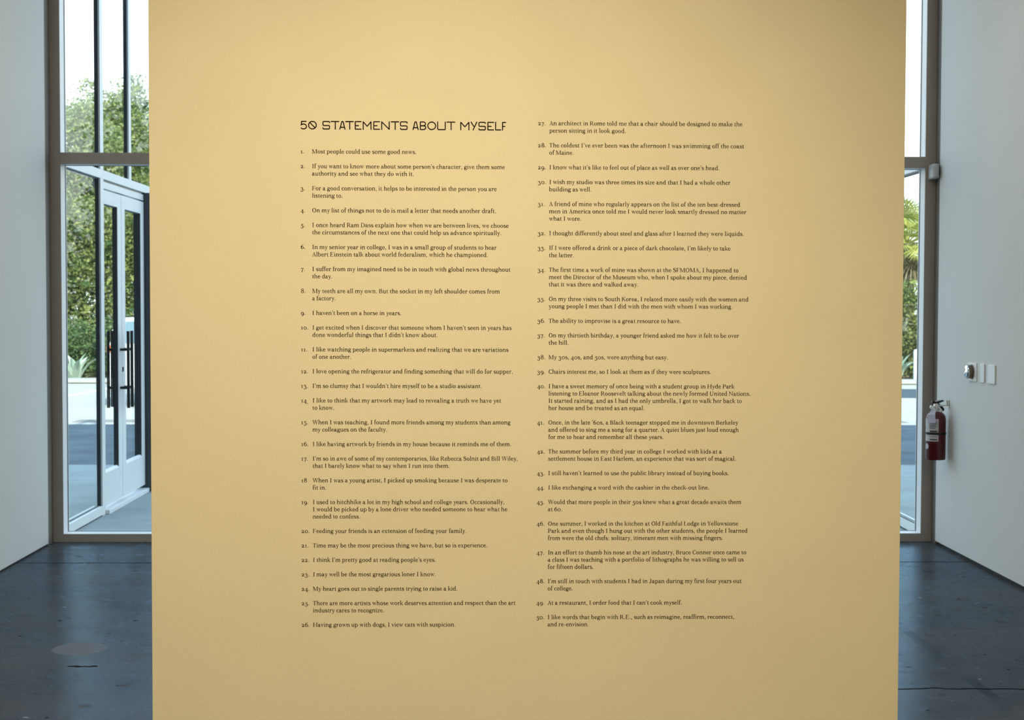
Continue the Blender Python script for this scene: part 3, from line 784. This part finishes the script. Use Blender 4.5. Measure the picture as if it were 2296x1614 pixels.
def statements(col, xn, xt, k):
    for num, lines in col:
        zb = Z1-k*PITCH
        org = (xt, PY-0.0006, zb)
        mb = MB()
        for i, (t, px) in enumerate(lines):
            w = line_width(t)*EM
            # every line is set to its own measure, as the photograph shows it
            xs = min(1.05, max(0.95, px*PXM/w))
            lay(mb, t, xt, zb-i*PITCH, EM, xs, org[1])
        o = mb.build('statement', M['brown'], pw, org=org)
        o['label'] = 'brown serif statement beginning "%s"' % ' '.join(lines[0][0].replace('`', "'").split()[:6])
        nb = MB()
        x2 = lay(nb, str(num), xn, zb, EM, 1.0, org[1])
        if num == 14:
            lay(nb, '.', x2, zb-0.0044, EM, 1.0, org[1])
        elif num != 18:
            lay(nb, '.', x2, zb, EM, 1.0, org[1])
        nb.build('number', M['brown'], o, org=org)
        k += len(lines)+1
statements(LEFT, -0.5715, -0.5347, 0)
statements(RIGHT, 0.1933, 0.2300, -4)

# --- heading: even-stroke geometric capitals, drawn in photograph-measured units (1 = cap height)
hd = MB()
HB, HH = 2.1591, 0.02735
HT = 0.118
HY = PY-0.0006
def hstroke(pts, closed=False):
    n = len(pts)
    for i in range(n if closed else n-1):
        a, b = Vector(pts[i]), Vector(pts[(i+1) % n])
        d = (b-a)
        if d.length < 1e-6: continue
        d.normalize()
        e0 = HT*0.5 if (closed or i > 0) else 0.0
        e1 = HT*0.5 if (closed or i < n-2) else 0.0
        nn = Vector((-d.y, d.x))*HT/2
        e0 *= 0.35; e1 *= 0.35
        q = [a-d*e0+nn, b+d*e1+nn, b+d*e1-nn, a-d*e0-nn]
        yy = HY-(len(hd.f) % 9)*3e-5
        hd.add([(HX0+p.x*HH, yy, HB+p.y*HH) for p in q], [(0, 1, 2, 3)])
def harc(cx, cy, rx, ry, a0, a1, n=10):
    return [(cx+rx*math.cos(R(a0+(a1-a0)*k/n)), cy+ry*math.sin(R(a0+(a1-a0)*k/n))) for k in range(n+1)]
h2 = HT/2
def letter(ch, w):
    T, B, Lx, Rx = 1-h2, h2, h2, w-h2
    if ch == 'T':
        hstroke([(0, T), (w, T)]); hstroke([(w/2+0.03, 0), (w/2+0.03, T)])
    elif ch == 'E':
        hstroke([(w, T), (Lx, T), (Lx, B), (w, B)]); hstroke([(Lx, 0.47), (w*0.62, 0.47)])
    elif ch == 'F':
        hstroke([(w, T), (Lx, T), (Lx, 0)]); hstroke([(Lx, 0.47), (w*0.80, 0.47)])
    elif ch == 'L':
        hstroke([(Lx, 1), (Lx, B), (w, B)])
    elif ch == 'A':
        hstroke([(Lx, 0), (w*0.40, T), (w*0.60, T), (w-Lx, 0)]); hstroke([(w*0.22, 0.27), (w*0.78, 0.27)])
    elif ch == 'M':
        hstroke([(Lx, 0), (Lx, T), (w/2, 0.40), (Rx, T), (Rx, 0)])
    elif ch == 'N':
        hstroke([(Lx, 0), (Lx, T), (Rx, B), (Rx, 1)])
    elif ch == 'O':
        hstroke(harc(w/2, 0.5, w/2-h2, 0.5-h2, 0, 360, 32)[:-1], True)
    elif ch == '0':
        hstroke(harc(w/2, 0.5, w/2-h2, 0.5-h2, 0, 360, 32)[:-1], True); hstroke([(w*0.17, 0.85), (w*0.83, 0.15)])
    elif ch == 'S':
        r = 0.10
        p = [(Rx, 0.76)]+harc(Rx-r, T-r, r, r, 0, 90, 4)+harc(Lx+r, T-r, r, r, 90, 180, 4)+harc(Lx+r, 0.47+r, r, r, 180, 270, 4)
        p += harc(Rx-r, 0.47-r, r, r, 90, 0, 4)+harc(Rx-r, B+r, r, r, 0, -90, 4)+harc(Lx+r, B+r, r, r, 270, 180, 4)+[(Lx, 0.24)]
        hstroke(p)
    elif ch == 'B':
        r = 0.235
        hstroke([(Lx, B)]+harc(Rx-r, B+r*0.93, r, r*0.93, -90, 90, 8)+[(Lx, B+2*r*0.93)])
        hstroke([(Lx, B)]+[(Lx, T)]+harc(Rx-r-0.02, T-r*0.93, r, r*0.93, 90, -90, 8)+[(Lx, T-2*r*0.93)])
    elif ch == 'U':
        r = 0.14
        hstroke([(Lx, 1)]+harc(Lx+r, B+r, r, r, 180, 270, 5)+harc(Rx-r*0.4, B+r*0.4, r*0.4, r*0.4, 270, 360, 4)+[(Rx, 1)])
    elif ch == 'Y':
        hstroke([(Lx, 1), (w*0.50, 0.42)]); hstroke([(w-Lx, 1), (w*0.36, 0)])
    elif ch == '5':
        hstroke([(w*0.92, T), (w*0.12, T), (w*0.12, 0.56)]+harc(w*0.44, 0.345, w*0.56-h2, 0.345-h2, 150, -150, 16))
S_ = 7.653
head = [('5', 115, 222), ('0', 240, 388), ('S', 485, 612), ('T', 625, 770), ('A', 770, 877), ('T', 873, 1015), ('E', 1033, 1147),
        ('M', 1168, 1318), ('E', 1348, 1462), ('N', 1482, 1628), ('T', 1645, 1788), ('S', 1803, 1932), ('A', 2015, 2122),
        ('B', 2140, 2249), ('O', 2267, 2417), ('U', 2435, 2582), ('T', 2597, 2742), ('M', 2830, 2985), ('Y', 3002, 3122),
        ('S', 3139, 3265), ('E', 3292, 3407), ('L', 3424, 3527), ('F', 3542, 3610)]
for ch, a, b in head:
    HX0 = -0.5707+(a-112)/S_*PXM
    letter(ch, (b-a)/S_*PXM/HH)
ho = hd.build('heading', M['black'], pw, org=(-0.57, HY, HB))
ho['label'] = 'black even-stroke capitals reading 50 STATEMENTS ABOUT MYSELF'

# ------------------------------------------------------------------ things on the right wall
def screws(root_part, pts):
    for (y, z) in pts:
        part(MB().lathe([(0.0034, 0.0), (0.0034, 0.0012), (0.0, 0.0018)], (XR-0.008, y, z), 'x', 10), 'screw', M['steel'], root_part, smooth=True)
kp = thing('key_switch', (XR, 9.243, 1.187), 'white wall plate with a round chrome knob, leftmost of the three plates', 'switch')
part(box(XR-0.006, XR, 9.165, 9.32, 1.1295, 1.2425), 'wall_plate', M['whiteplastic'], kp, bevel=0.0015)
part(MB().lathe([(0.0, 0.005), (0.046, 0.005), (0.046, 0.009), (0.042, 0.0095), (0.042, 0.034), (0.0, 0.034)], (XR, 9.248, 1.187), 'x', 40), 'collar', M['bronze'], kp, smooth=True)
part(MB().lathe([(0.042, 0.034), (0.0425, 0.037), (0.040, 0.042), (0.030, 0.047), (0.016, 0.050), (0.0, 0.051)], (XR, 9.248, 1.187), 'x', 40), 'knob', M['chrome'], kp, smooth=True)
p2 = thing('blank_plate', (XR, 9.053, 1.187), 'narrow silver wall plate between the knob plate and the wide plate', 'wall plate')
b2 = part(box(XR-0.0085, XR, 9.017, 9.090, 1.131, 1.2435), 'plate', M['plate'], p2, bevel=0.002)
screws(b2, [(9.053, 1.229), (9.053, 1.146)])
p3 = thing('blank_plate', (XR, 8.888, 1.187), 'wide silver wall plate with four screws, rightmost of the three plates', 'wall plate')
b3 = part(box(XR-0.0085, XR, 8.828, 8.950, 1.131, 1.2435), 'plate', M['plate'], p3, bevel=0.002)
screws(b3, [(8.914, 1.229), (8.862, 1.229), (8.914, 1.146), (8.862, 1.146)])

ms = thing('motion_sensor', (XR-0.006, 9.93, 2.487), 'small grey rounded motion sensor high in the right corner', 'sensor')
sm = MB().prism([(XR-0.008, 10.059), (XR-0.052, 10.059), (XR-0.058, 9.965), (XR-0.052, 9.935), (XR-0.035, 9.922), (XR-0.016, 9.932), (XR-0.008, 9.955)], 'z', 2.440, 2.536)
part(sm, 'casing', M['greyplastic'], ms, bevel=0.010, smooth=True, seg=3)
part(box(XR-0.044, XR-0.026, 9.918, 9.926, 2.450, 2.462), 'lens', M['greyplastic'], ms, bevel=0.001)

# fire extinguisher
ex, ey, ez = 2.988, 9.71, 0.594
fe = thing('fire_extinguisher', (ex, ey, ez), 'dark red fire extinguisher hanging on the right wall by the window', 'fire extinguisher')
def fp(mb, nm, m, **kw):
    return part(mb, nm, m, fe, **kw)
r0 = 0.0635
prof = [(0.0, 0.006), (0.052, 0.006), (0.0595, 0.0), (r0, 0.006), (r0, 0.262)]
for k in range(1, 9):
    a = R(90*k/8)
    prof.append((0.021+(r0-0.021)*math.cos(a), 0.262+0.050*math.sin(a)))
prof += [(0.019, 0.318), (0.0, 0.318)]
body = fp(MB().lathe(prof, (ex, ey, ez), 'z', 48), 'cylinder', M['red'], smooth=True)
ink = MB().lathe([(r0+0.0006, 0.122), (r0+0.0006, 0.268)], (ex, ey, ez), 'z', 20, R(165), R(268))
n_lab = len(ink.f)
for a0, a1, z0, z1 in ((218, 262, 0.182, 0.192), (218, 262, 0.130, 0.138), (214, 262, 0.246, 0.250), (214, 262, 0.236, 0.240), (214, 258, 0.226, 0.230), (214, 262, 0.216, 0.220), (214, 250, 0.206, 0.210), (214, 262, 0.152, 0.155), (170, 178, 0.200, 0.212), (170, 178, 0.146, 0.156)):
    ink.lathe([(r0+0.001, z0), (r0+0.001, z1)], (ex, ey, ez), 'z', 8, R(a0), R(a1))
lb = fp(ink, 'label', M['label'])
lb.data.materials.append(M['ink'])
for p in lb.data.polygons: p.material_index = int(p.index >= n_lab)
rs = MB()
n_, rings = 20, 5
vs_ = []
for j in range(rings):
    for k in range(n_):
        q, w_a = j/(rings-1), 2*math.pi*k/n_
        aa = R(192)+0.30*q*math.cos(w_a)
        vs_.append((ex+(r0+0.0009)*math.cos(aa), ey+(r0+0.0009)*math.sin(aa), ez+0.088+0.019*q*math.sin(w_a)))
rs.add(vs_, [(j*n_+k, j*n_+(k+1) % n_, (j+1)*n_+(k+1) % n_, (j+1)*n_+k) for j in range(rings-1) for k in range(n_)])
fp(rs, 'round_sticker', M['label'])
fp(MB().lathe([(r0, 0.165), (r0+0.0026, 0.165), (r0+0.0026, 0.180), (r0, 0.180)], (ex, ey, ez), 'z', 48), 'strap', M['blackmetal'], smooth=True)
fp(MB().lathe([(0.0, 0.314), (0.021, 0.314), (0.021, 0.324), (0.016, 0.328), (0.016, 0.358), (0.012, 0.366), (0.0, 0.368)], (ex, ey, ez), 'z', 24), 'valve', M['steel'], smooth=True)
gg = fp(MB().lathe([(0.0, 0.0), (0.013, 0.0), (0.013, 0.012), (0.0, 0.013)], (ex-0.034, ey-0.014, ez+0.342), 'y', 20), 'pressure_gauge', M['steel'], smooth=True)
part(MB().lathe([(0.0, 0.0132), (0.0105, 0.0132), (0.0, 0.0136)], (ex-0.034, ey-0.014, ez+0.342), 'y', 20), 'dial', M['whiteplastic'], gg)
fp(MB().tube([(ex-0.012, ey-0.006, ez+0.342), (ex-0.034, ey-0.016, ez+0.342)], 0.006, 10), 'gauge_stem', M['steel'], smooth=True)
# top lever and carrying handle
lv = MB().prism([(ex-0.030, ez+0.368), (ex+0.002, ez+0.362), (ex+0.046, ez+0.380), (ex+0.050, ez+0.386), (ex+0.040, ez+0.388), (ex-0.004, ez+0.378), (ex-0.028, ez+0.384)], 'y', ey-0.011, ey+0.011)
fp(lv, 'lever', M['blackmetal'], bevel=0.002)
lt = MB().prism([(ex-0.002, ez+0.3785), (ex+0.026, ez+0.3858), (ex+0.026, ez+0.3885), (ex-0.002, ez+0.3812)], 'y', ey-0.010, ey+0.010)
fp(lt, 'lever_plate', M['steel'])
hn = MB()
path = [(ex-0.006, ez+0.362), (ex+0.008, ez+0.350), (ex+0.022, ez+0.336), (ex+0.034, ez+0.322), (ex+0.040, ez+0.312)]
for i in range(len(path)-1):
    (a, b), (c, d) = path[i], path[i+1]
    hn.prism([(a, b), (c, d), (c-0.007, d-0.007), (a-0.007, b-0.007)], 'y', ey-0.013, ey-0.004)
fp(hn, 'carrying_handle', M['steel'])
hb = MB().tube([(ex+0.010, ey+0.012, ez+0.366), (ex+0.034, ey+0.014, ez+0.346), (ex+0.052, ey+0.016, ez+0.326), (ex+0.052, ey+0.018, ez+0.316)], [0.007, 0.0085, 0.0085, 0.006], 12)
fp(hb, 'nozzle', M['blackmetal'], smooth=True)
# paper tag hung round the neck
tg = MB()
tg.add([(ex-0.010, ey-0.030, ez+0.330), (ex-0.040, ey-0.034, ez+0.330), (ex-0.070, ey-0.052, ez+0.296), (ex-0.024, ey-0.062, ez+0.300)], [(0, 1, 2, 3)])
tg.add([(ex-0.0705, ey-0.0525, ez+0.2965), (ex-0.0245, ey-0.0625, ez+0.3005), (ex-0.0240, ey-0.0680, ez+0.244), (ex-0.0690, ey-0.0600, ez+0.238)], [(0, 1, 2, 3)])
to = fp(tg, 'inspection_tag', M['tag'])
sol = to.modifiers.new('thickness', 'SOLIDIFY'); sol.thickness = 0.0008
# wall bracket
bk = MB().box(XR-0.004, XR, ey-0.008, ey+0.008, ez+0.335, ez+0.388)
bk.tube([(XR-0.003, ey, ez+0.352), (XR-0.030, ey, ez+0.352)], 0.0035, 8)
bk.tube([(XR-0.012, ey, ez+0.352), (XR-0.012, ey, ez+0.388)], 0.006, 8)
bk.box(ex+0.014, XR-0.028, ey-0.004, ey+0.004, ez+0.347, ez+0.357)
fp(bk, 'wall_bracket', M['steel'])

# ------------------------------------------------------------------ outside ground
struct(box(-24, 24, YW+0.16, 14.9, -0.2, 0.0).build('forecourt', M['slab']), 'grey concrete forecourt slab in the shade beyond the glass', 'ground')
struct(box(-60, 60, 14.9, 19.9, -0.2, 0.0).build('driveway', M['asphalt']), 'shaded asphalt driveway beyond the forecourt', 'ground')
struct(box(-60, 60, 19.9, 29.9, -0.2, 0.0).build('parking_lot', M['lot']), 'bright sunlit pale paving beyond the driveway', 'ground')
struct(box(-60, 60, 29.9, 90, -0.2, 0.02).build('planting_bed', M['soil']), 'planting bed behind the kerb', 'ground')
tag(box(-5.43, 5.85, 20.2, 20.64, 0.0, 0.004).build('gutter_strip', M['gutter'], org=(0.2, 20.4, 0)), 'long grey concrete gutter strip at the edge of the sunlit paving', 'gutter')
tag(box(-40, 40, 29.9, 30.5, -0.05, 0.085).build('kerb', M['kerbstone'], org=(0, 30.2, 0), bevel=0.015), 'low pale concrete kerb in front of the planting bed', 'kerb')
pl = MB().prism([(-7.20, 24.0), (-7.08, 24.0), (-6.78, 29.6), (-6.90, 29.6)], 'z', 0.0, 0.004)
tag(pl.build('parking_line', M['paint'], org=(-7, 27, 0)), 'white painted parking line on the sunlit paving', 'road marking')
pa = MB().prism([(5.2, 26.1), (7.32, 25.66), (9.4, 25.3), (9.9, 27.9), (8.2, 28.35), (5.6, 28.9)], 'z', 0.0, 0.004)  # cast shadow laid on the paving as a thin dark sheet
tag(pa.build('painted_shadow', M['lotshadow'], org=(7.5, 27, 0)), 'dark blue-grey sheet painted as a cast shadow on the sunlit paving at right', 'painted shadow')
bo = MB().lathe([(0.0, 0), (0.055, 0), (0.055, 0.62), (0.045, 0.66), (0.0, 0.67)], (9.02, 30.7, 0.02), 'z', 20)
tag(bo.build('bollard', M['whiteplastic'], org=(9.02, 30.7, 0.02), smooth=True), 'white post beside the right window jamb in front of the hedge', 'post')

# ------------------------------------------------------------------ white parked car (rear towards the left)
CXr, CYc = -5.67, 24.0
car = thing('car', (CXr+2.1, CYc, 0), 'white hatchback parked outside, seen through the farther door', 'car')
def cp(mb, nm, m, **kw):
    return part(mb, nm, m, car, **kw)
def carprof(dx=0.0):
    pts = [(0.03, 0.28), (0.0, 0.55), (0.01, 0.86), (0.03, 0.98), (0.07, 1.18), (0.12, 1.30), (0.24, 1.375), (1.2, 1.40), (1.9, 1.39), (2.45, 1.27), (2.95, 1.0), (3.6, 0.93), (4.05, 0.80), (4.2, 0.60), (4.2, 0.30)]
    return [(CXr+x, z) for x, z in pts]
cp(MB().prism(carprof(), 'y', CYc-0.86, CYc+0.86), 'body', M['carpaint'], bevel=0.05, seg=2, smooth=True)
for s_ in (-1, 1):
    y0 = CYc+s_*0.862
    for poly in ([(0.17, 0.98), (0.19, 1.20), (0.26, 1.315), (1.15, 1.335), (1.15, 0.98)], [(1.22, 0.98), (1.22, 1.335), (1.88, 1.32), (2.35, 1.20), (2.72, 0.98)]):
        cp(MB().prism([(CXr+x, z) for x, z in poly], 'y', y0-0.006, y0+0.006), 'window', M['carglass'], bevel=0.002)
cp(MB().add([(CXr+0.028, CYc-0.62, 1.0), (CXr+0.028, CYc+0.62, 1.0), (CXr+0.085, CYc+0.55, 1.26), (CXr+0.085, CYc-0.55, 1.26)], [(0, 1, 2, 3)]), 'rear_window', M['carglass'])
for yy in (CYc-0.87, CYc+0.73):
    cp(box(CXr-0.012, CXr+0.055, yy, yy+0.14, 0.84, 0.95), 'tail_lamp', M['tail'], bevel=0.01)
for wx in (0.78, 3.35):
    for s_ in (-1, 1):
        c = (CXr+wx, CYc+s_*0.76 + (0.11 if s_ > 0 else -0.0), 0.31)
        w_ = cp(MB().lathe([(0.0, 0.0), (0.20, 0.0), (0.29, 0.0), (0.31, 0.03), (0.31, 0.09), (0.29, 0.115), (0.0, 0.115)], c, 'y', 28), 'wheel', M['tyre'], smooth=True)
        part(MB().lathe([(0.0, -0.004), (0.19, -0.004), (0.19, 0.121), (0.0, 0.121)], c, 'y', 24), 'hubcap', M['plate'], w_, smooth=True)

# ------------------------------------------------------------------ planting
rng = random.Random(7)
def leaf_cloud(mb, blobs, count, size, rg, per=42, spread=(1.0, 2.0)):
    """small pointed leaves scattered through ellipsoids (cx, cy, cz, rx, ry, rz), denser towards the surface"""
    vol = [b[3]*b[4]*b[5] for b in blobs]
    tot = sum(vol)
    for b, v in zip(blobs, vol):
        nleaf = int(count*v/tot)
        ncl = max(6, nleaf//per)
        for _c in range(ncl):
            u = Vector((rg.gauss(0, 1), rg.gauss(0, 1), rg.gauss(0, 1))).normalized()*(rg.random()**0.4)
            q = Vector((b[0]+u.x*b[3], b[1]+u.y*b[4], b[2]+u.z*b[5]))
            cn = Vector((rg.gauss(0, .5), rg.gauss(0, .5)-0.4, rg.gauss(0, .4)+0.7))
            sp = size*rg.uniform(*spread)
            for _ in range(nleaf//ncl):
                p = q+Vector((rg.gauss(0, sp), rg.gauss(0, sp), rg.gauss(0, sp*0.6)))
                d = Vector((rg.gauss(0, 1), rg.gauss(0, 1), rg.gauss(0, 1)*0.6-0.25)).normalized()
                nrm = cn+Vector((rg.gauss(0, .4), rg.gauss(0, .4), rg.gauss(0, .4)))
                s = d.cross(nrm)
                if s.length < 1e-3: continue
                s.normalize()
                l = size*rg.uniform(0.6, 1.35)
                up = d.cross(s)*(-0.08*l)
                mb.add([p, p+d*l*0.45+s*l*0.26+up, p+d*l, p+d*l*0.45-s*l*0.26+up], [(0, 1, 2, 3)])
def tree(x, y, h, blobs, m, count, size, label, trunk_r=0.11, seed=1):
    rg = random.Random(seed)
    t = thing('tree', (x, y, 0.02), label, 'tree', 'trees behind the kerb')
    bl = [(x+a, y+b, c, d, e_, f) for a, b, c, d, e_, f in blobs]
    mb = MB()
    leaf_cloud(mb, bl, count, size, rg)
    part(mb, 'foliage', m, t)
    tr = MB()
    tr.tube([(x, y, 0.0), (x+0.06, y, h*0.2), (x-0.05, y+0.05, h*0.45), (x+0.03, y, h*0.8)], [trunk_r*1.2, trunk_r, trunk_r*0.8, trunk_r*0.3], 10)
    for b in bl[:6]:
        tr.tube([(x, y, max(0.5, b[2]-b[5]*1.2)), ((x+b[0])/2, (y+b[1])/2, b[2]-b[5]*0.4), (b[0], b[1], b[2]+b[5]*0.3)], [trunk_r*0.5, trunk_r*0.35, trunk_r*0.12], 7)
    part(tr, 'trunk', M['bark'], t, smooth=True)
    return t
tree(-9.35, 35.6, 7.0, [(.1, 0, 5.7, .55, .6, .8), (-.5, .1, 5.1, .7, .7, .8), (.55, -.1, 5.2, .6, .7, .8), (-.2, 0, 4.2, 1.0, .8, .9), (.4, 0, 3.6, .9, .7, .9), (-.4, 0, 2.8, .9, .7, .9), (0.25, 0, 6.5, .28, .25, .55)], M['leafpale'], 26000, 0.09, 'airy pale green tree seen in the left upper pane', seed=11)
tree(-9.35, 38.2, 7.0, [(0, 0, 6.1, .8, .8, .8), (-.6, .1, 5.7, .6, .7, .8), (.5, -.1, 5.6, .7, .7, 1.0), (0, 0, 4.4, 1.1, .9, 1.1), (.3, .2, 6.7, .35, .4, .5), (-.2, .1, 3.0, .9, .8, 1.0)], M['leafmid'], 28000, 0.095, 'olive green tree seen in the middle upper pane', seed=12)
tree(-9.15, 40.8, 7.8, [(0, 0, 6.2, .7, .8, 1.1), (-.35, 0, 5.1, .9, .8, .9), (.5, 0, 4.8, 1.0, .9, 1.2), (0, 0, 3.3, 1.2, .9, 1.2), (-.1, .1, 7.2, .3, .35, .6)], M['leafdark'], 30000, 0.10, 'dark green tree seen in the right upper pane beside the yellow wall', seed=13)
tree(-12.9, 38.0, 6.4, [(0, 0, 4.6, 1.1, 1, 1.2), (-.8, 0, 3.6, 1.0, .9, 1.1), (.6, 0, 3.4, 1.0, .9, 1.1), (0, 0, 2.2, 1.3, .9, 1.2)], M['leafmid'], 6000, 0.2, 'broad green tree standing left of the pale tree', seed=14)
tree(-5.2, 38.8, 6.6, [(0, 0, 4.8, 1.0, .9, 1.3), (-.5, 0, 3.6, .9, .9, 1.1), (.5, 0, 3.4, .9, .9, 1.1), (0, 0, 2.2, 1.1, .9, 1.2)], M['leafdark'], 6000, 0.2, 'broad dark tree standing behind the white car', seed=15)
for x_, wd_, sd_ in ((-1.0, 'left', 16), (2.9, 'middle', 17), (6.8, 'right', 18)):  # unseen trees added to darken reflections in the door glass
    tree(x_, 37.6, 7.2, [(0, 0, 5.4, .9, .9, 1.5), (-.4, 0, 3.8, .9, .8, 1.2), (.4, 0, 3.6, .9, .8, 1.2), (0, 0, 2.2, 1.1, .8, 1.2)], M['leafdark'], 7000, 0.16, 'unseen dark tree added for the door glass reflections, %s one of three behind the yellow wall' % wd_, seed=sd_)
def hedge_row(x0, x1, y, h, m, count, size, label, seed, step=0.4, dpt=0.42):
    rg = random.Random(seed)
    t = thing('hedge', ((x0+x1)/2, y, 0.02), label, 'hedge')
    n = int((x1-x0)/step)+1
    bl = []
    for i in range(n):
        x = x0+(x1-x0)*i/(n-1)
        for f in (0.12, 0.28, 0.44, 0.60, 0.76, 0.88):
            bl.append((x+rg.uniform(-.15, .15), y+rg.uniform(-.12, .12), h*f*rg.uniform(.95, 1.05), max(.42, step*.75), dpt, h*.14))
    mb = MB()
    leaf_cloud(mb, bl, count, size, rg, 15, (1.6, 3.2))
    leaf_cloud(mb, [(a, b+0.1, c, d*.8, e_*.5, f*.9) for a, b, c, d, e_, f in bl], count//18, size*3.2, rg, 6, (0.6, 1.2))
    part(mb, 'foliage', m, t)
    st = MB()
    for i in range(n):
        x = x0+(x1-x0)*i/(n-1)
        st.tube([(x-step*0.55, y+0.1, 0.03), (x, y+0.1, 0.05), (x+step*0.55, y+0.1, 0.03)], 0.03, 6)
        st.tube([(x, y+0.1, 0.0), (x+0.08, y+0.15, h*0.25), (x-0.05, y+0.15, h*0.5)], [0.04, 0.03, 0.01], 6)
    part(st, 'stems', M['bark'], t)
    return t
hedge_row(-11.3, -4.6, 33.7, 3.9, M['leafmid'], 100000, 0.07, 'tall sunlit hedge behind the agaves, seen through the glass doors', 21)
hedge_row(-9.9, -6.0, 32.15, 1.2, M['leafdark'], 16000, 0.066, 'low dark hedge right behind the agaves on the left', 25, 0.6, 0.22)
hedge_row(7.2, 11.0, 32.1, 2.05, M['leafmid'], 30000, 0.066, 'leafy hedge under the fan palm in the right window', 27, 0.5, 0.3)

hg = MB()  # unseen hedge added to cover the bright horizon in glass reflections
leaf_cloud(hg, [(x*1.0, 34.2+0.2*math.sin(x*3), z, 0.75, 0.6, 0.7) for x in range(-2, 6) for z in (0.7, 1.7, 2.7)], 9000, 0.2, random.Random(51))
hedge = thing('hedge', (1.5, 34.2, 0.02), 'unseen dark green hedge added beyond the yellow wall for glass reflections', 'hedge')
part(hg, 'foliage', M['leafdark'], hedge)
hs = MB()
for x in range(-2, 6):
    hs.tube([(x*1.0, 34.2, 0.0), (x+0.1, 34.25, 1.2), (x-0.05, 34.2, 2.6)], [0.05, 0.04, 0.015], 6)
part(hs, 'stems', M['bark'], hedge)

def agave(x, y, h, label, seed):
    rg = random.Random(seed)
    t = thing('agave', (x, y, 0.02), label, 'agave', 'agaves along the kerb')
    n = 13
    for k in range(n):
        a = 2*math.pi*k*0.382+rg.uniform(-.2, .2)
        tilt = R(8+38*(k/n)+rg.uniform(-4, 4))
        L_ = h*rg.uniform(0.85, 1.08)
        d = Vector((math.cos(a), math.sin(a), 0))
        s = Vector((-d.y, d.x, 0))
        mb = MB()
        vs, fs = [], []
        m_ = 8
        for i in range(m_+1):
            u = i/m_
            wd = h*0.115*(math.sin(math.pi*min(1, 0.28+0.72*u))**0.8 if u < 1 else 0)+0.003
            bend = tilt+0.25*u*u
            c = Vector((x, y, 0.02))+d*(0.05+L_*u*math.sin(bend))+Vector((0, 0, 1))*(L_*u*math.cos(bend))
            nr = (d*math.cos(bend)-Vector((0, 0, 1))*math.sin(bend))
            th = 0.028*(1-u)+0.003
            vs += [c+s*wd-nr*wd*0.35, c+nr*th, c-s*wd-nr*wd*0.35, c-nr*th*0.2-nr*wd*0.1]
        for i in range(m_):
            for q in range(4):
                q2 = (q+1) % 4
                fs.append((i*4+q, i*4+q2, (i+1)*4+q2, (i+1)*4+q))
        mb.add(vs, fs)
        part(mb, 'leaf', M['agave'], t, smooth=True)
agave(-8.25, 31.0, 0.62, 'pale blue-green agave on the kerb in the left sidelight', 31)
agave(8.72, 31.1, 0.60, 'pale agave in front of the shrub in the right window', 35)

def palm(x, y, zc, label, seed):
    rg = random.Random(seed)
    t = thing('palm', (x, y, 0.02), label, 'palm')
    tr = MB()
    tr.tube([(x, y, 0.02), (x+0.02, y, zc*0.5), (x, y, zc)], [0.20, 0.17, 0.15], 14)
    part(tr, 'trunk', M['bark'], t, smooth=True)
    def fan(elev, az, stalk, rad, m, nm, droop, nleaf=26):
        d = Vector((math.cos(az)*math.cos(elev), math.sin(az)*math.cos(elev), math.sin(elev)))
        s = Vector((-math.sin(az), math.cos(az), 0))
        n_ = d.cross(s).normalized()
        base = Vector((x, y, zc))
        hub = base+d*stalk
        mb = MB()
        mb.tube([base, base+d*stalk*0.5, hub], [0.022, 0.016, 0.012], 6)
        for k in range(nleaf):
            a = R(-115+230*k/(nleaf-1))
            ld = (d*math.cos(a)+s*math.sin(a)).normalized()
            sd_ = ld.cross(n_).normalized()
            L_ = rad*(0.72+0.28*math.cos(a))*rg.uniform(0.9, 1.05)
            w = 0.019
            p1 = hub+ld*L_*0.55
            p2 = hub+ld*L_-Vector((0, 0, droop*L_))
            mb.add([hub, p1+sd_*w, p2, p1-sd_*w, p1+n_*0.012], [(0, 1, 4), (1, 2, 4), (2, 3, 4), (3, 0, 4)])
        part(mb, nm, m, t)
    for k in range(34):
        fan(R(rg.uniform(-18, 78)), 2*math.pi*k*0.381966+rg.uniform(-.2, .2), rg.uniform(0.45, 0.75), rg.uniform(0.55, 0.75), M['palm'], 'frond', 0.22)
    for k in range(20):
        fan(R(rg.uniform(-80, -35)), 2*math.pi*k*0.381966, rg.uniform(0.4, 0.6), rg.uniform(0.5, 0.65), M['deadpalm'], 'dry_frond', 0.35, 18)
palm(9.80, 34.2, 3.0, 'fan palm with a skirt of dry fronds in the right window', 41)
